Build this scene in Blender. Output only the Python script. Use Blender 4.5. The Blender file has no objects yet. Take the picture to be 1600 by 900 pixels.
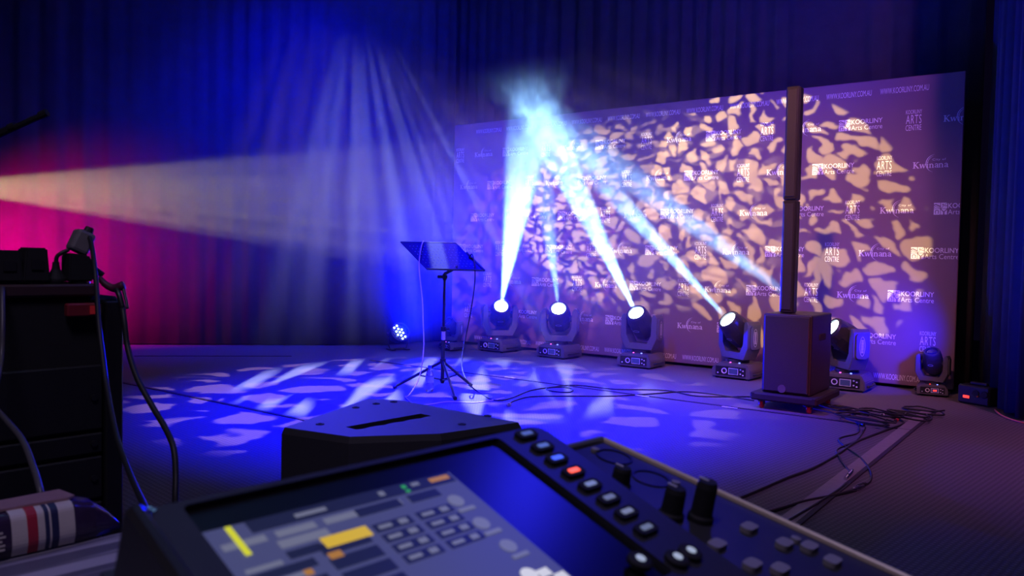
import bpy, bmesh, math, random
from mathutils import Vector, Matrix
R = math.radians
random.seed(7)
scene = bpy.context.scene
COL = scene.collection

# ---------------------------------------------------------------- camera
cam_data = bpy.data.cameras.new('camera')
cam = bpy.data.objects.new('camera', cam_data)
COL.objects.link(cam)
scene.camera = cam
YAW, PITCH, ROLL, EYE = R(36.4), R(2.09), R(1.13), Vector((0, 0, 1.1))
fw = Vector((-math.sin(YAW)*math.cos(PITCH), math.cos(YAW)*math.cos(PITCH), -math.sin(PITCH)))
r0 = Vector((math.cos(YAW), math.sin(YAW), 0)); u0 = r0.cross(fw)
rt = r0*math.cos(ROLL) + u0*math.sin(ROLL); up = -r0*math.sin(ROLL) + u0*math.cos(ROLL)
m = Matrix((rt, up, -fw)).transposed().to_4x4(); m.translation = EYE
cam.matrix_world = m
cam_data.sensor_width = 36.0
cam_data.lens = 36.0*1260/1600
cam_data.clip_start = 0.02; cam_data.clip_end = 100
cam_data.dof.use_dof = True
cam_data.dof.focus_distance = 7.6
cam_data.dof.aperture_fstop = 10.5

# ---------------------------------------------------------------- view, world
vs = scene.view_settings
vs.view_transform = 'Standard'; vs.look = 'None'; vs.gamma = 1.0; vs.exposure = 0.0
vs.use_curve_mapping = False
world = bpy.data.worlds.new('world'); scene.world = world
world.use_nodes = True
world.node_tree.nodes['Background'].inputs[0].default_value = (0.12, 0.06, 0.45, 1)
world.node_tree.nodes['Background'].inputs[1].default_value = 0.012
cy = scene.cycles
cy.volume_bounces = 0
cy.max_bounces = 4; cy.diffuse_bounces = 2; cy.glossy_bounces = 2
cy.volume_step_rate = 1.0
cy.volume_max_steps = 256
cy.sample_clamp_indirect = 4.0

# ---------------------------------------------------------------- stage lights
def spot(name, loc, target, power, color, angle, blend=0.15, radius=0.02, gobo=None, bars=None):
    d = bpy.data.lights.new(name, 'SPOT')
    d.energy = power; d.color = color; d.spot_size = R(angle); d.spot_blend = blend
    d.shadow_soft_size = radius
    o = bpy.data.objects.new(name, d); COL.objects.link(o)
    o.location = loc
    o.rotation_euler = (Vector(target)-Vector(loc)).to_track_quat('-Z', 'Y').to_euler()
    if gobo:
        scale, thr, soft, warp, seed, floorlevel = gobo
        d.use_nodes = True
        nt = d.node_tree; N = nt.nodes; L = nt.links
        em = N['Emission']
        tc = N.new('ShaderNodeTexCoord'); sp = N.new('ShaderNodeSeparateXYZ')
        L.new(tc.outputs['Normal'], sp.inputs[0])
        def div(a):
            q = N.new('ShaderNodeMath'); q.operation = 'DIVIDE'
            L.new(sp.outputs[a], q.inputs[0]); L.new(sp.outputs[2], q.inputs[1]); return q.outputs[0]
        cb = N.new('ShaderNodeCombineXYZ'); L.new(div(0), cb.inputs[0]); L.new(div(1), cb.inputs[1]); cb.inputs[2].default_value = seed
        if bars:                                          # stretch the cut-outs into long slots along a world direction
            v = o.rotation_euler.to_quaternion().inverted() @ Vector(bars[0]); ang = math.atan2(v.y, v.x)
            mp = N.new('ShaderNodeMapping'); mp.vector_type = 'TEXTURE'; mp.inputs['Rotation'].default_value = (0, 0, ang); mp.inputs['Scale'].default_value = (bars[1], 1, 1)
            L.new(cb.outputs[0], mp.inputs['Vector']); cb = mp
        no = N.new('ShaderNodeTexNoise'); no.inputs['Scale'].default_value = scale*0.8; no.inputs['Detail'].default_value = 2.0
        L.new(cb.outputs[0], no.inputs['Vector'])
        sb = N.new('ShaderNodeVectorMath'); sb.operation = 'SUBTRACT'; sb.inputs[1].default_value = (.5, .5, .5); L.new(no.outputs['Color'], sb.inputs[0])
        sc = N.new('ShaderNodeVectorMath'); sc.operation = 'SCALE'; sc.inputs['Scale'].default_value = warp; L.new(sb.outputs[0], sc.inputs[0])
        ad = N.new('ShaderNodeVectorMath'); ad.operation = 'ADD'; L.new(cb.outputs[0], ad.inputs[0]); L.new(sc.outputs[0], ad.inputs[1])
        vo = N.new('ShaderNodeTexVoronoi'); vo.voronoi_dimensions = '2D'; vo.feature = 'DISTANCE_TO_EDGE'; vo.inputs['Scale'].default_value = scale
        L.new(ad.outputs[0], vo.inputs['Vector'])
        mr = N.new('ShaderNodeMapRange'); mr.interpolation_type = 'SMOOTHSTEP'
        n2 = N.new('ShaderNodeTexNoise'); n2.inputs['Scale'].default_value = scale*1.1; n2.inputs['Detail'].default_value = 0.0; L.new(cb.outputs[0], n2.inputs['Vector'])
        m2 = N.new('ShaderNodeMath'); m2.operation = 'MULTIPLY_ADD'; m2.inputs[1].default_value = 0.55; L.new(n2.outputs['Fac'], m2.inputs[0]); L.new(vo.outputs['Distance'], m2.inputs[2])
        mr.inputs['From Min'].default_value = thr+0.275-soft; mr.inputs['From Max'].default_value = thr+0.275+soft
        mr.inputs['To Min'].default_value = floorlevel; mr.inputs['To Max'].default_value = 1.0
        L.new(m2.outputs[0], mr.inputs['Value'])
        L.new(mr.outputs['Result'], em.inputs['Strength'])
    return o

def area(name, loc, target, power, color, size):
    d = bpy.data.lights.new(name, 'AREA'); d.energy = power; d.color = color; d.size = size
    o = bpy.data.objects.new(name, d); COL.objects.link(o); o.location = loc
    o.rotation_euler = (Vector(target)-Vector(loc)).to_track_quat('-Z', 'Y').to_euler()
    return o

# warm foliage-gobo projector standing out of frame beside the long curtain
spot('gobo_projector_light', (-10.05, 3.05, 1.75), (-4.35, 7.91, 1.62), 8500, (1.0, 0.86, 0.36), 17, 0.3, 0.012, gobo=(58, 0.21, 0.08, 0.035, 0.3, 0.0))
# second warm foliage gobo from the far truss, sharp on the outer half of the backdrop
spot('truss_gobo_light', (-6.6, 1.6, 4.3), (-2.80, 7.91, 1.62), 6600, (1.0, 0.78, 0.22), 17.5, 0.05, 0.012, gobo=(47, 0.20, 0.03, 0.035, 7.3, 0.0))
# second, softer gobo from the front truss
spot('front_gobo_light', (-3.0, 2.6, 4.4), (-5.5, 7.91, 1.15), 1300, (1.0, 0.42, 0.62), 22, 0.35, 0.012, gobo=(48, 0.15, 0.07, 0.035, 4.3, 0.0))
# overhead gobo washing dapples over the dance floor
spot('overhead_gobo_light', (-5.3, 4.6, 4.3), (-4.5, 4.9, 0), 900, (1.0, 0.60, 0.70), 60, 0.25, 0.012, gobo=(10, 0.28, 0.05, 0.16, 1.7, 0.0))
# coarse gobo throwing a fan of rays down through the haze
spot('ray_gobo_light', (-4.963, 4.526, 3.389), (-4.7, 5.169, 0.006), 2800, (0.50, 0.56, 1.0), 58, 0.35, 0.01, gobo=(10, 0.27, 0.09, 0.05, 2.9, 0.0), bars=((-0.593, 0.805, 0), 9.0))
# overhead saturated blue washes, and one added fill for the near loudspeaker
spot('blue_wash_light', (-3.6, 3.4, 4.4), (-3.95, 4.75, 0), 10000, (0.001, 0.0, 1.0), 68, 1.0, 0.08)
spot('blue_truss_light', (-1.41, 4.48, 4.4), (-0.95, 1.0, 0.8), 130, (0.02, 0.02, 1.0), 34, 0.8, 0.09)
spot('blue_fill_light', (-4.2, 3.3, 2.6), (-1.13, 1.15, 0.78), 480, (0.045, 0.04, 1.0), 10.5, 0.8, 0.06)  # added fill without a fixture, brightens the near loudspeaker's top
spot('blue_curtain_light', (-6.2, 5.3, 4.9), (-8.2, 6.2, 2.0), 1200, (0.0, 0.0, 1.0), 75, 1.0, 0.05)
spot('blue_haze_light', (-3.4, 4.6, 4.9), (-7.6, 6.6, 2.7), 2600, (0.0, 0.006, 1.0), 80, 1.0, 0.08)
# magenta uplight out of frame by the long curtain
spot('magenta_curtain_light', (-9.2, 2.35, 0.9), (-9.85, 4.3, 0.9), 1900, (1.0, 0.0, 0.25), 78, 1.0, 0.05)
# weak purple wash over the wing side of the stage
spot('purple_wash_light', (1.6, 4.2, 4.6), (-1.4, 7.3, 1.0), 430, (0.85, 0.24, 0.85), 90, 0.8, 0.2)
# pink wash over the logo backdrop
spot('pink_wash_light', (-1.5, 2.6, 4.7), (-2.9, 7.9, 0.4), 900, (1.0, 0.36, 0.36), 44, 1.0, 0.1)
# dim blue wash on the back curtain
spot('blue_back_light', (-2.0, 4.6, 4.6), (-3.4, 8.3, 4.2), 800, (0.0, 0.008, 1.0), 84, 0.9, 0.1)
# small blue uplight at the outer end of the backdrop, and a red side light on the loudspeaker stack
spot('blue_uplight', (-1.02, 7.30, 0.50), (-1.75, 7.75, 0.50), 120, (0.0, 0.0, 1.0), 110, 1.0, 0.04)
spot('red_side_light', (0.9, 3.9, 0.9), (-1.74, 6.1, 0.35), 130, (1.0, 0.02, 0.03), 15, 0.8, 0.04)
# faint fill added above the mixing desk to lift table, packet and console
area('desk_fill_light', (-0.1, -0.5, 3.6), (-0.6, 0.4, 0.75), 22, (0.62, 0.50, 0.85), 0.8)

# ---------------------------------------------------------------- materials
def mat(name, col, rough=0.6, metal=0.0, spec=0.5, noise=0.0, nscale=40, bump=0.0, bscale=200, emit=None, estr=0.0, trans=0.0, alpha=None, coat=0.0):
    mt = bpy.data.materials.new(name); mt.use_nodes = True
    N = mt.node_tree.nodes; L = mt.node_tree.links; b = N['Principled BSDF']
    b.inputs['Base Color'].default_value = (*col, 1); b.inputs['Roughness'].default_value = rough
    b.inputs['Metallic'].default_value = metal; b.inputs['Specular IOR Level'].default_value = spec
    b.inputs['Transmission Weight'].default_value = trans; b.inputs['Coat Weight'].default_value = coat
    if emit: mt.cycles.emission_sampling = 'NONE'; b.inputs['Emission Color'].default_value = (*emit, 1); b.inputs['Emission Strength'].default_value = estr
    tc = N.new('ShaderNodeTexCoord')
    if noise:
        n = N.new('ShaderNodeTexNoise'); n.inputs['Scale'].default_value = nscale; n.inputs['Detail'].default_value = 4
        L.new(tc.outputs['Object'], n.inputs['Vector'])
        mx = N.new('ShaderNodeMix'); mx.data_type = 'RGBA'
        mx.inputs['A'].default_value = (*[c*(1-noise) for c in col], 1); mx.inputs['B'].default_value = (*[min(1, c*(1+noise)) for c in col], 1)
        L.new(n.outputs['Fac'], mx.inputs['Factor']); L.new(mx.outputs['Result'], b.inputs['Base Color'])
    if bump:
        n2 = N.new('ShaderNodeTexNoise'); n2.inputs['Scale'].default_value = bscale; n2.inputs['Detail'].default_value = 2
        L.new(tc.outputs['Object'], n2.inputs['Vector'])
        bp = N.new('ShaderNodeBump'); bp.inputs['Strength'].default_value = bump; bp.inputs['Distance'].default_value = 0.002
        L.new(n2.outputs['Fac'], bp.inputs['Height']); L.new(bp.outputs[0], b.inputs['Normal'])
    return mt

def mat_volume(name, density, color=(1, 1, 1), aniso=0.0, falloff=None, noise=None, step=1.0, base=0.04):
    """scattering haze; falloff=(centre, radii, inner) in world space, noise=(scale, lo, hi, detail, warp)"""
    mt = bpy.data.materials.new(name); mt.use_nodes = True
    N = mt.node_tree.nodes; L = mt.node_tree.links
    N.remove(N['Principled BSDF'])
    vs_ = N.new('ShaderNodeVolumeScatter'); vs_.inputs['Color'].default_value = (*color, 1)
    vs_.inputs['Density'].default_value = density; vs_.inputs['Anisotropy'].default_value = aniso
    L.new(vs_.outputs[0], N['Material Output'].inputs['Volume'])
    if falloff or noise:
        tc = N.new('ShaderNodeTexCoord'); fac = None
        if falloff:                                       # object space: unit sphere scaled to an ellipsoid
            ln = N.new('ShaderNodeVectorMath'); ln.operation = 'LENGTH'; L.new(tc.outputs['Object'], ln.inputs[0])
            mr = N.new('ShaderNodeMapRange'); mr.interpolation_type = 'SMOOTHSTEP'
            mr.inputs['From Min'].default_value = 1.0; mr.inputs['From Max'].default_value = falloff
            mr.inputs['To Min'].default_value = 0.0; mr.inputs['To Max'].default_value = density
            L.new(ln.outputs['Value'], mr.inputs['Value']); fac = mr.outputs['Result']
        if noise:
            scale, lo, hi, detail, warp = noise
            gm = N.new('ShaderNodeNewGeometry')
            n = N.new('ShaderNodeTexNoise'); n.inputs['Scale'].default_value = scale; n.inputs['Detail'].default_value = detail
            n.inputs['Distortion'].default_value = warp
            L.new(gm.outputs['Position'], n.inputs['Vector'])
            m2 = N.new('ShaderNodeMapRange'); m2.interpolation_type = 'SMOOTHSTEP'
            m2.inputs['From Min'].default_value = lo; m2.inputs['From Max'].default_value = hi
            m2.inputs['To Min'].default_value = base; m2.inputs['To Max'].default_value = 1.0
            L.new(n.outputs['Fac'], m2.inputs['Value'])
            if fac is not None:
                mu = N.new('ShaderNodeMath'); mu.operation = 'MULTIPLY'; L.new(fac, mu.inputs[0]); L.new(m2.outputs['Result'], mu.inputs[1]); fac = mu.outputs[0]
            else:
                mu = N.new('ShaderNodeMath'); mu.operation = 'MULTIPLY'; L.new(m2.outputs['Result'], mu.inputs[0]); mu.inputs[1].default_value = density; fac = mu.outputs[0]
        L.new(fac, vs_.inputs['Density'])
        mt.cycles.volume_step_rate = step
    return mt

def mat_floor():
    mt = mat('carpet', (0.115, 0.105, 0.11), rough=0.75, spec=0.35)
    N = mt.node_tree.nodes; L = mt.node_tree.links; b = N['Principled BSDF']
    g = N.new('ShaderNodeNewGeometry')
    mp = N.new('ShaderNodeMapping'); mp.inputs['Rotation'].default_value = (0, 0, R(8)); L.new(g.outputs['Position'], mp.inputs['Vector'])
    w1 = N.new('ShaderNodeTexWave'); w1.bands_direction = 'X'; w1.inputs['Scale'].default_value = 12.0; w1.inputs['Distortion'].default_value = 0.6
    w2 = N.new('ShaderNodeTexWave'); w2.bands_direction = 'Y'; w2.inputs['Scale'].default_value = 12.0; w2.inputs['Distortion'].default_value = 0.6
    L.new(mp.outputs[0], w1.inputs['Vector']); L.new(mp.outputs[0], w2.inputs['Vector'])
    mu = N.new('ShaderNodeMath'); mu.operation = 'MULTIPLY'; L.new(w1.outputs['Fac'], mu.inputs[0]); L.new(w2.outputs['Fac'], mu.inputs[1])
    no = N.new('ShaderNodeTexNoise'); no.inputs['Scale'].default_value = 140; no.inputs['Detail'].default_value = 3; L.new(g.outputs['Position'], no.inputs['Vector'])
    ad = N.new('ShaderNodeMath'); ad.operation = 'ADD'; L.new(mu.outputs[0], ad.inputs[0]); L.new(no.outputs['Fac'], ad.inputs[1])
    mr = N.new('ShaderNodeMapRange'); mr.inputs['From Min'].default_value = 0.3; mr.inputs['From Max'].default_value = 1.5
    L.new(ad.outputs[0], mr.inputs['Value'])
    mx = N.new('ShaderNodeMix'); mx.data_type = 'RGBA'; mx.inputs['A'].default_value = (0.09, 0.083, 0.086, 1); mx.inputs['B'].default_value = (0.20, 0.185, 0.19, 1)
    L.new(mr.outputs['Result'], mx.inputs['Factor']); L.new(mx.outputs['Result'], b.inputs['Base Color'])
    bp = N.new('ShaderNodeBump'); bp.inputs['Strength'].default_value = 0.25; bp.inputs['Distance'].default_value = 0.004
    L.new(ad.outputs[0], bp.inputs['Height']); L.new(bp.outputs[0], b.inputs['Normal'])
    return mt

M = dict(
    floor=mat_floor(),
    ceiling=mat('black_paint', (0.01, 0.01, 0.012), 0.9),
    drape=mat('black_drape', (0.075, 0.075, 0.085), 0.85, noise=0.25, nscale=6),
    banner=mat('plum_banner', (0.21, 0.125, 0.165), 0.55, noise=0.08, nscale=3),
    print=mat('white_print', (0.85, 0.82, 0.84), 0.5, noise=0.04, nscale=30),
    black=mat('black_plastic', (0.018, 0.018, 0.02), 0.45, noise=0.15, nscale=60),
    matte=mat('matte_black', (0.012, 0.012, 0.014), 0.75, noise=0.2, nscale=80),
    housing=mat('charcoal_housing', (0.10, 0.095, 0.10), 0.4, noise=0.1, nscale=50),
    barrel=mat('dark_barrel', (0.03, 0.03, 0.035), 0.35, noise=0.1, nscale=50),
    lens=mat('lit_lens', (0.9, 0.95, 1.0), 0.1, emit=(0.72, 0.93, 1.0), estr=14.0),
    lens_off=mat('dark_lens', (0.02, 0.02, 0.05), 0.05, coat=1.0),
    panel=mat('control_panel', (0.012, 0.012, 0.014), 0.3, noise=0.1, nscale=50),
    mark=mat('white_marking', (0.75, 0.75, 0.75), 0.5, noise=0.05),
    screen_off=mat('small_screen', (0.05, 0.06, 0.12), 0.2, emit=(0.05, 0.08, 0.35), estr=0.15),
    led_red=mat('red_led', (0.6, 0.02, 0.02), 0.3, emit=(1.0, 0.05, 0.04), estr=1.6),
    led_blue=mat('blue_led', (0.05, 0.05, 0.6), 0.3, emit=(0.15, 0.2, 1.0), estr=4.0),
    led_mag=mat('magenta_led', (0.5, 0.05, 0.4), 0.3, emit=(0.9, 0.1, 0.6), estr=2.5),
    led_cell=mat('led_cell', (0.8, 0.9, 1.0), 0.2, emit=(0.5, 0.85, 1.0), estr=5.0),
    steel=mat('dark_steel', (0.05, 0.05, 0.055), 0.35, metal=0.6, noise=0.1),
    chrome=mat('chrome', (0.7, 0.7, 0.72), 0.15, metal=1.0, noise=0.05),
    grille=mat('perforated_grille', (0.028, 0.028, 0.032), 0.55, bump=0.6, bscale=260, noise=0.3, nscale=300),
    red=mat('red_caster', (0.55, 0.03, 0.03), 0.3, noise=0.1),
    rubber=mat('cable_rubber', (0.02, 0.02, 0.022), 0.5, noise=0.1),
    white_rubber=mat('white_cable', (0.75, 0.68, 0.70), 0.45, noise=0.05),
    orange_rubber=mat('orange_cable', (0.75, 0.16, 0.05), 0.5, noise=0.1),
    tape=mat('grey_tape', (0.26, 0.23, 0.24), 0.6, noise=0.15, nscale=25),
    seam=mat('seam_strip', (0.035, 0.028, 0.04), 0.7, noise=0.2),
    glow_tape=mat('white_tape', (0.9, 0.92, 0.95), 0.3, noise=0.04),
)

# ---------------------------------------------------------------- mesh helpers
def new_obj(name, bm, material, parent=None, smooth=False):
    me = bpy.data.meshes.new(name); bm.normal_update(); bm.to_mesh(me); bm.free()
    if material: me.materials.append(material)
    if smooth:
        for p in me.polygons: p.use_smooth = True
    o = bpy.data.objects.new(name, me); COL.objects.link(o)
    if parent: o.parent = parent
    return o
def mesh_obj(name, me, parent=None):
    o = bpy.data.objects.new(name, me); COL.objects.link(o)
    if parent: o.parent = parent
    return o
def empty(name, loc=(0, 0, 0), rz=0.0):
    o = bpy.data.objects.new(name, None); COL.objects.link(o); o.location = loc; o.rotation_euler = (0, 0, rz); o.empty_display_size = .1
    return o
def tag(o, label=None, cat=None, group=None, kind=None):
    if label: o['label'] = label
    if cat: o['category'] = cat
    if group: o['group'] = group
    if kind: o['kind'] = kind
    return o
def copy_tree(o, parent=None):
    c = o.copy(); COL.objects.link(c); c.parent = parent
    for ch in [x for x in bpy.data.objects if x.parent == o]: copy_tree(ch, c)
    return c
def B(): return bmesh.new()
def box(bm, c, s, bev=0.0, rot=None, seg=1):
    g = bmesh.ops.create_cube(bm, size=1.0); vs_ = g['verts']
    for v in vs_: v.co = Vector((v.co.x*s[0], v.co.y*s[1], v.co.z*s[2]))
    if bev:
        es = list({e for v in vs_ for e in v.link_edges})
        g2 = bmesh.ops.bevel(bm, geom=es, offset=bev, segments=seg, affect='EDGES', profile=0.5)
        vs_ = list({v for v in g2['verts']} | {v for v in vs_ if v.is_valid})
    for v in vs_:
        co = v.co
        if rot: co = rot @ co
        v.co = co + Vector(c)
    return vs_
def prism(bm, poly, thick, frame=None):
    """poly: 2D outline in local xy, extruded along local z by thick (centred at 0..thick); frame: 4x4"""
    a = [bm.verts.new((x, y, 0)) for x, y in poly]; b = [bm.verts.new((x, y, thick)) for x, y in poly]
    n = len(poly)
    bm.faces.new(a[::-1]); bm.faces.new(b)
    for i in range(n): bm.faces.new((a[i], a[(i+1) % n], b[(i+1) % n], b[i]))
    if frame:
        for v in a+b: v.co = frame @ v.co
    return a+b
def frame_of(p, z, x=None):
    z = Vector(z).normalized(); x = Vector(x) if x else (Vector((1, 0, 0)) if abs(z.x) < .9 else Vector((0, 1, 0)))
    y = z.cross(x).normalized(); x = y.cross(z).normalized()
    f = Matrix((x, y, z)).transposed().to_4x4(); f.translation = Vector(p); return f
def cyl(bm, p0, p1, r0, r1=None, n=16, caps=True):
    r1 = r0 if r1 is None else r1
    p0, p1 = Vector(p0), Vector(p1); f = frame_of(p0, p1-p0); h = (p1-p0).length
    a = [bm.verts.new(f @ Vector((r0*math.cos(2*math.pi*i/n), r0*math.sin(2*math.pi*i/n), 0))) for i in range(n)]
    b = [bm.verts.new(f @ Vector((r1*math.cos(2*math.pi*i/n), r1*math.sin(2*math.pi*i/n), h))) for i in range(n)]
    for i in range(n): bm.faces.new((a[i], a[(i+1) % n], b[(i+1) % n], b[i]))
    if caps: bm.faces.new(a[::-1]); bm.faces.new(b)
def lathe(bm, prof, f=None, n=24):
    """prof: (r, z) list; revolve about local z"""
    f = f or Matrix.Identity(4); rings = []
    for r, z in prof:
        if r < 1e-6: rings.append([bm.verts.new(f @ Vector((0, 0, z)))])
        else: rings.append([bm.verts.new(f @ Vector((r*math.cos(2*math.pi*i/n), r*math.sin(2*math.pi*i/n), z))) for i in range(n)])
    for a, b in zip(rings, rings[1:]):
        for i in range(n):
            j = (i+1) % n
            if len(a) == 1 and len(b) == 1: continue
            if len(a) == 1: bm.faces.new((a[0], b[j], b[i])) if True else None
            elif len(b) == 1: bm.faces.new((a[i], a[j], b[0]))
            else: bm.faces.new((a[i], a[j], b[j], b[i]))
def spline(pts, k=6):
    P = [Vector(p) for p in pts]; out = []
    P = [2*P[0]-P[1]] + P + [2*P[-1]-P[-2]]
    for i in range(1, len(P)-2):
        for j in range(k):
            t = j/k; a, b, c, d = P[i-1], P[i], P[i+1], P[i+2]
            out.append(0.5*((2*b)+(c-a)*t+(2*a-5*b+4*c-d)*t*t+(3*b-a-3*c+d)*t*t*t))
    out.append(P[-2]); return out
def tube(bm, pts, r, n=8, k=6, smooth=True):
    P = spline(pts, k) if smooth else [Vector(p) for p in pts]
    rings = []; x = None
    for i, p in enumerate(P):
        t = (P[min(i+1, len(P)-1)]-P[max(i-1, 0)]).normalized()
        x = (Vector((0, 0, 1)) if abs(t.z) < .9 else Vector((1, 0, 0))) if x is None else x
        y = t.cross(x).normalized(); x = y.cross(t).normalized()
        rr = r(i/(len(P)-1)) if callable(r) else r
        rings.append([bm.verts.new(p + rr*(math.cos(2*math.pi*q/n)*x + math.sin(2*math.pi*q/n)*y)) for q in range(n)])
    for a, b in zip(rings, rings[1:]):
        for i in range(n): bm.faces.new((a[i], a[(i+1) % n], b[(i+1) % n], b[i]))
    bm.faces.new(rings[0][::-1]); bm.faces.new(rings[-1])
def rrect(w, h, r, n=4, cx=0, cy_=0):
    out = []
    for sx, sy, a0 in ((1, 1, 0), (-1, 1, 90), (-1, -1, 180), (1, -1, 270)):
        for i in range(n+1):
            a = R(a0+90*i/n); out.append((cx+sx*(w/2-r)+r*math.cos(a), cy_+sy*(h/2-r)+r*math.sin(a)))
    return out

# ---------------------------------------------------------------- the setting
bm = B(); box(bm, (-3, 4, -0.05), (24, 20, 0.1))
tag(new_obj('floor', bm, M['floor']), 'grey woven carpet stage floor with dappled light', None, kind='structure')
bm = B(); box(bm, (-3, 4, 5.25), (24, 20, 0.1))
tag(new_obj('ceiling', bm, M['ceiling']), 'black painted hall ceiling', None, kind='structure')

def drape(name, pts, h, pitch, depth, seed, z0=0.015):
    """hanging folded cloth along a ground polyline"""
    rnd = random.Random(seed); P = spline([(x, y, 0) for x, y in pts], 40)
    s = [0]
    for a, b in zip(P, P[1:]): s.append(s[-1]+(b-a).length)
    tot = s[-1]; n = int(tot/0.028); bm = B(); cols = []; idx = 0
    ph = 0; rows = (0, .25, .5, .75, 1.0)
    for i in range(n+1):
        d = tot*i/n
        while idx < len(s)-2 and s[idx+1] < d: idx += 1
        t = (d-s[idx])/max(1e-9, s[idx+1]-s[idx]); p = P[idx].lerp(P[idx+1], t); tg = (P[idx+1]-P[idx]).normalized(); nm = Vector((-tg.y, tg.x, 0))
        ph += 2*math.pi*(tot/n)/(pitch*(0.75+0.5*(0.5+0.5*math.sin(d*1.7+seed))))
        amp = depth*(0.7+0.45*math.sin(d*2.3+seed*2.1)*math.sin(d*0.9))
        cols.append([bm.verts.new(p + nm*amp*(math.sin(ph)+0.25*math.sin(2.3*ph+1))*(0.75+0.35*(1-r)) + Vector((0, 0, z0+h*r))) for r in rows])
    for a, b in zip(cols, cols[1:]):
        for k in range(len(rows)-1): bm.faces.new((a[k], b[k], b[k+1], a[k+1]))
    bmesh.ops.solidify(bm, geom=bm.faces[:], thickness=0.006)
    return new_obj(name, bm, M['drape'], smooth=True)
tag(drape('stage_curtain', [(-12.6, 1.5), (-9.2, 4.92), (-7.35, 6.8), (-7.02, 7.45), (-6.95, 8.1)], 5.0, 0.26, 0.022, 1), 'long black pleated curtain behind the dance floor, lit blue and magenta', 'curtain')
tag(drape('stage_curtain', [(-7.6, 8.45), (-6.5, 8.42), (-4, 8.34), (-0.95, 8.3)], 5.0, 0.22, 0.026, 4), 'black pleated curtain hanging behind and above the logo backdrop', 'curtain')
tag(drape('side_curtain', [(-0.86, 8.2), (-0.62, 7.35), (-0.2, 6.75), (1.8, 6.5)], 5.0, 0.24, 0.06, 9), 'dark side curtain hanging past the outer edge of the logo backdrop', 'curtain')

# seams and tape on the floor
bm = B(); box(bm, (-4.7, 3.47, 0.003), (7.0, 0.03, 0.006)); tag(new_obj('trim_1', bm, M['seam']), 'dark joint strip crossing the blue-lit floor', None, kind='structure')
bm = B(); box(bm, (-3.6, 5.92, 0.003), (5.2, 0.018, 0.006)); tag(new_obj('trim_2', bm, M['seam']), 'thin floor joint before the moving lights', None, kind='structure')
bm = B(); box(bm, (-1.06, 5.0, 0.003), (0.075, 3.6, 0.006)); tag(new_obj('trim_3', bm, M['tape']), 'pale tape strip along the floor edge', None, kind='structure')
bm = B(); box(bm, (-1.008, 5.0, 0.004), (0.022, 3.6, 0.008)); tag(new_obj('trim_4', bm, M['seam']), 'dark gap beside the tape strip', None, kind='structure')
bm = B(); box(bm, (-7.6, 5.0, 0.003), (1.6, 0.02, 0.006), rot=Matrix.Rotation(R(45), 3, 'Z')); tag(new_obj('trim_5', bm, M['seam']), 'floor joint near the long curtain', None, kind='structure')

# ---------------------------------------------------------------- logo backdrop
BY = 7.91
backdrop = empty('logo_backdrop', (-3.9, BY, 0)); tag(backdrop, 'wide plum media backdrop printed all over with white arts centre logos', 'backdrop')
X0, X1 = -6.80, -1.04
bm = B(); box(bm, ((X0+X1)/2+3.9, 0.02, 1.41), (X1-X0, 0.03, 2.76), 0.006)
new_obj('banner', bm, M['banner'], backdrop)
bm = B()
for fx in (-6.6, -5.2, -3.9, -2.6, -1.25):
    box(bm, (fx+3.9, 0.16, 0.02), (0.05, 0.30, 0.04)); box(bm, (fx+3.9, 0.06, 1.35), (0.03, 0.03, 2.6))
new_obj('frame', bm, M['steel'], backdrop)

def text_mesh(txt, w, h, bold=0.0, spacing=1.0):
    """lettering fitted into w x h centred at the origin, in the xy plane"""
    cu = bpy.data.curves.new('lettering', 'FONT'); cu.body = txt; cu.resolution_u = 3; cu.offset = bold; cu.space_character = spacing
    o = bpy.data.objects.new('lettering', cu); COL.objects.link(o)
    dg = bpy.context.evaluated_depsgraph_get(); me = bpy.data.meshes.new_from_object(o.evaluated_get(dg))
    bpy.data.objects.remove(o); bpy.data.curves.remove(cu)
    xs = [v.co.x for v in me.vertices]; ys = [v.co.y for v in me.vertices]
    x0, x1, y0, y1 = min(xs), max(xs), min(ys), max(ys)
    for v in me.vertices: v.co = Vector(((v.co.x-(x0+x1)/2)*w/(x1-x0), (v.co.y-(y0+y1)/2)*h/(y1-y0), 0))
    return me
def add_text(bm, txt, cx, cy_, w, h, bold=0.0, spacing=1.0):
    me = text_mesh(txt, w, h, bold, spacing); n = len(bm.verts); bm.from_mesh(me); bm.verts.ensure_lookup_table()
    for v in bm.verts[n:]: v.co += Vector((cx, cy_, 0))
    bpy.data.meshes.remove(me)
def quad(bm, pts): bm.faces.new([bm.verts.new((x, y, 0)) for x, y in pts])
def rect(bm, x0, y0, x1, y1): quad(bm, [(x0, y0), (x1, y0), (x1, y1), (x0, y1)])
def stroke(bm, pts, w):
    """flat ribbon through 2D points with width w (number or list)"""
    V = []
    for i, p in enumerate(pts):
        a = Vector(pts[max(0, i-1)]); b = Vector(pts[min(len(pts)-1, i+1)]); t = (b-a).normalized(); nrm = Vector((-t.y, t.x))
        ww = (w[i] if isinstance(w, (list, tuple)) else w)/2; p = Vector(p)
        V.append((bm.verts.new((*(p+nrm*ww), 0)), bm.verts.new((*(p-nrm*ww), 0))))
    for (a, b), (c, d) in zip(V, V[1:]): bm.faces.new((a, b, d, c))
def finish_print(bm):
    me = bpy.data.meshes.new('print'); bmesh.ops.rotate(bm, verts=bm.verts[:], cent=(0, 0, 0), matrix=Matrix.Rotation(R(90), 3, 'X'))
    bmesh.ops.recalc_face_normals(bm, faces=bm.faces[:]); bm.to_mesh(me); bm.free(); me.materials.append(M['print']); return me

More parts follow.
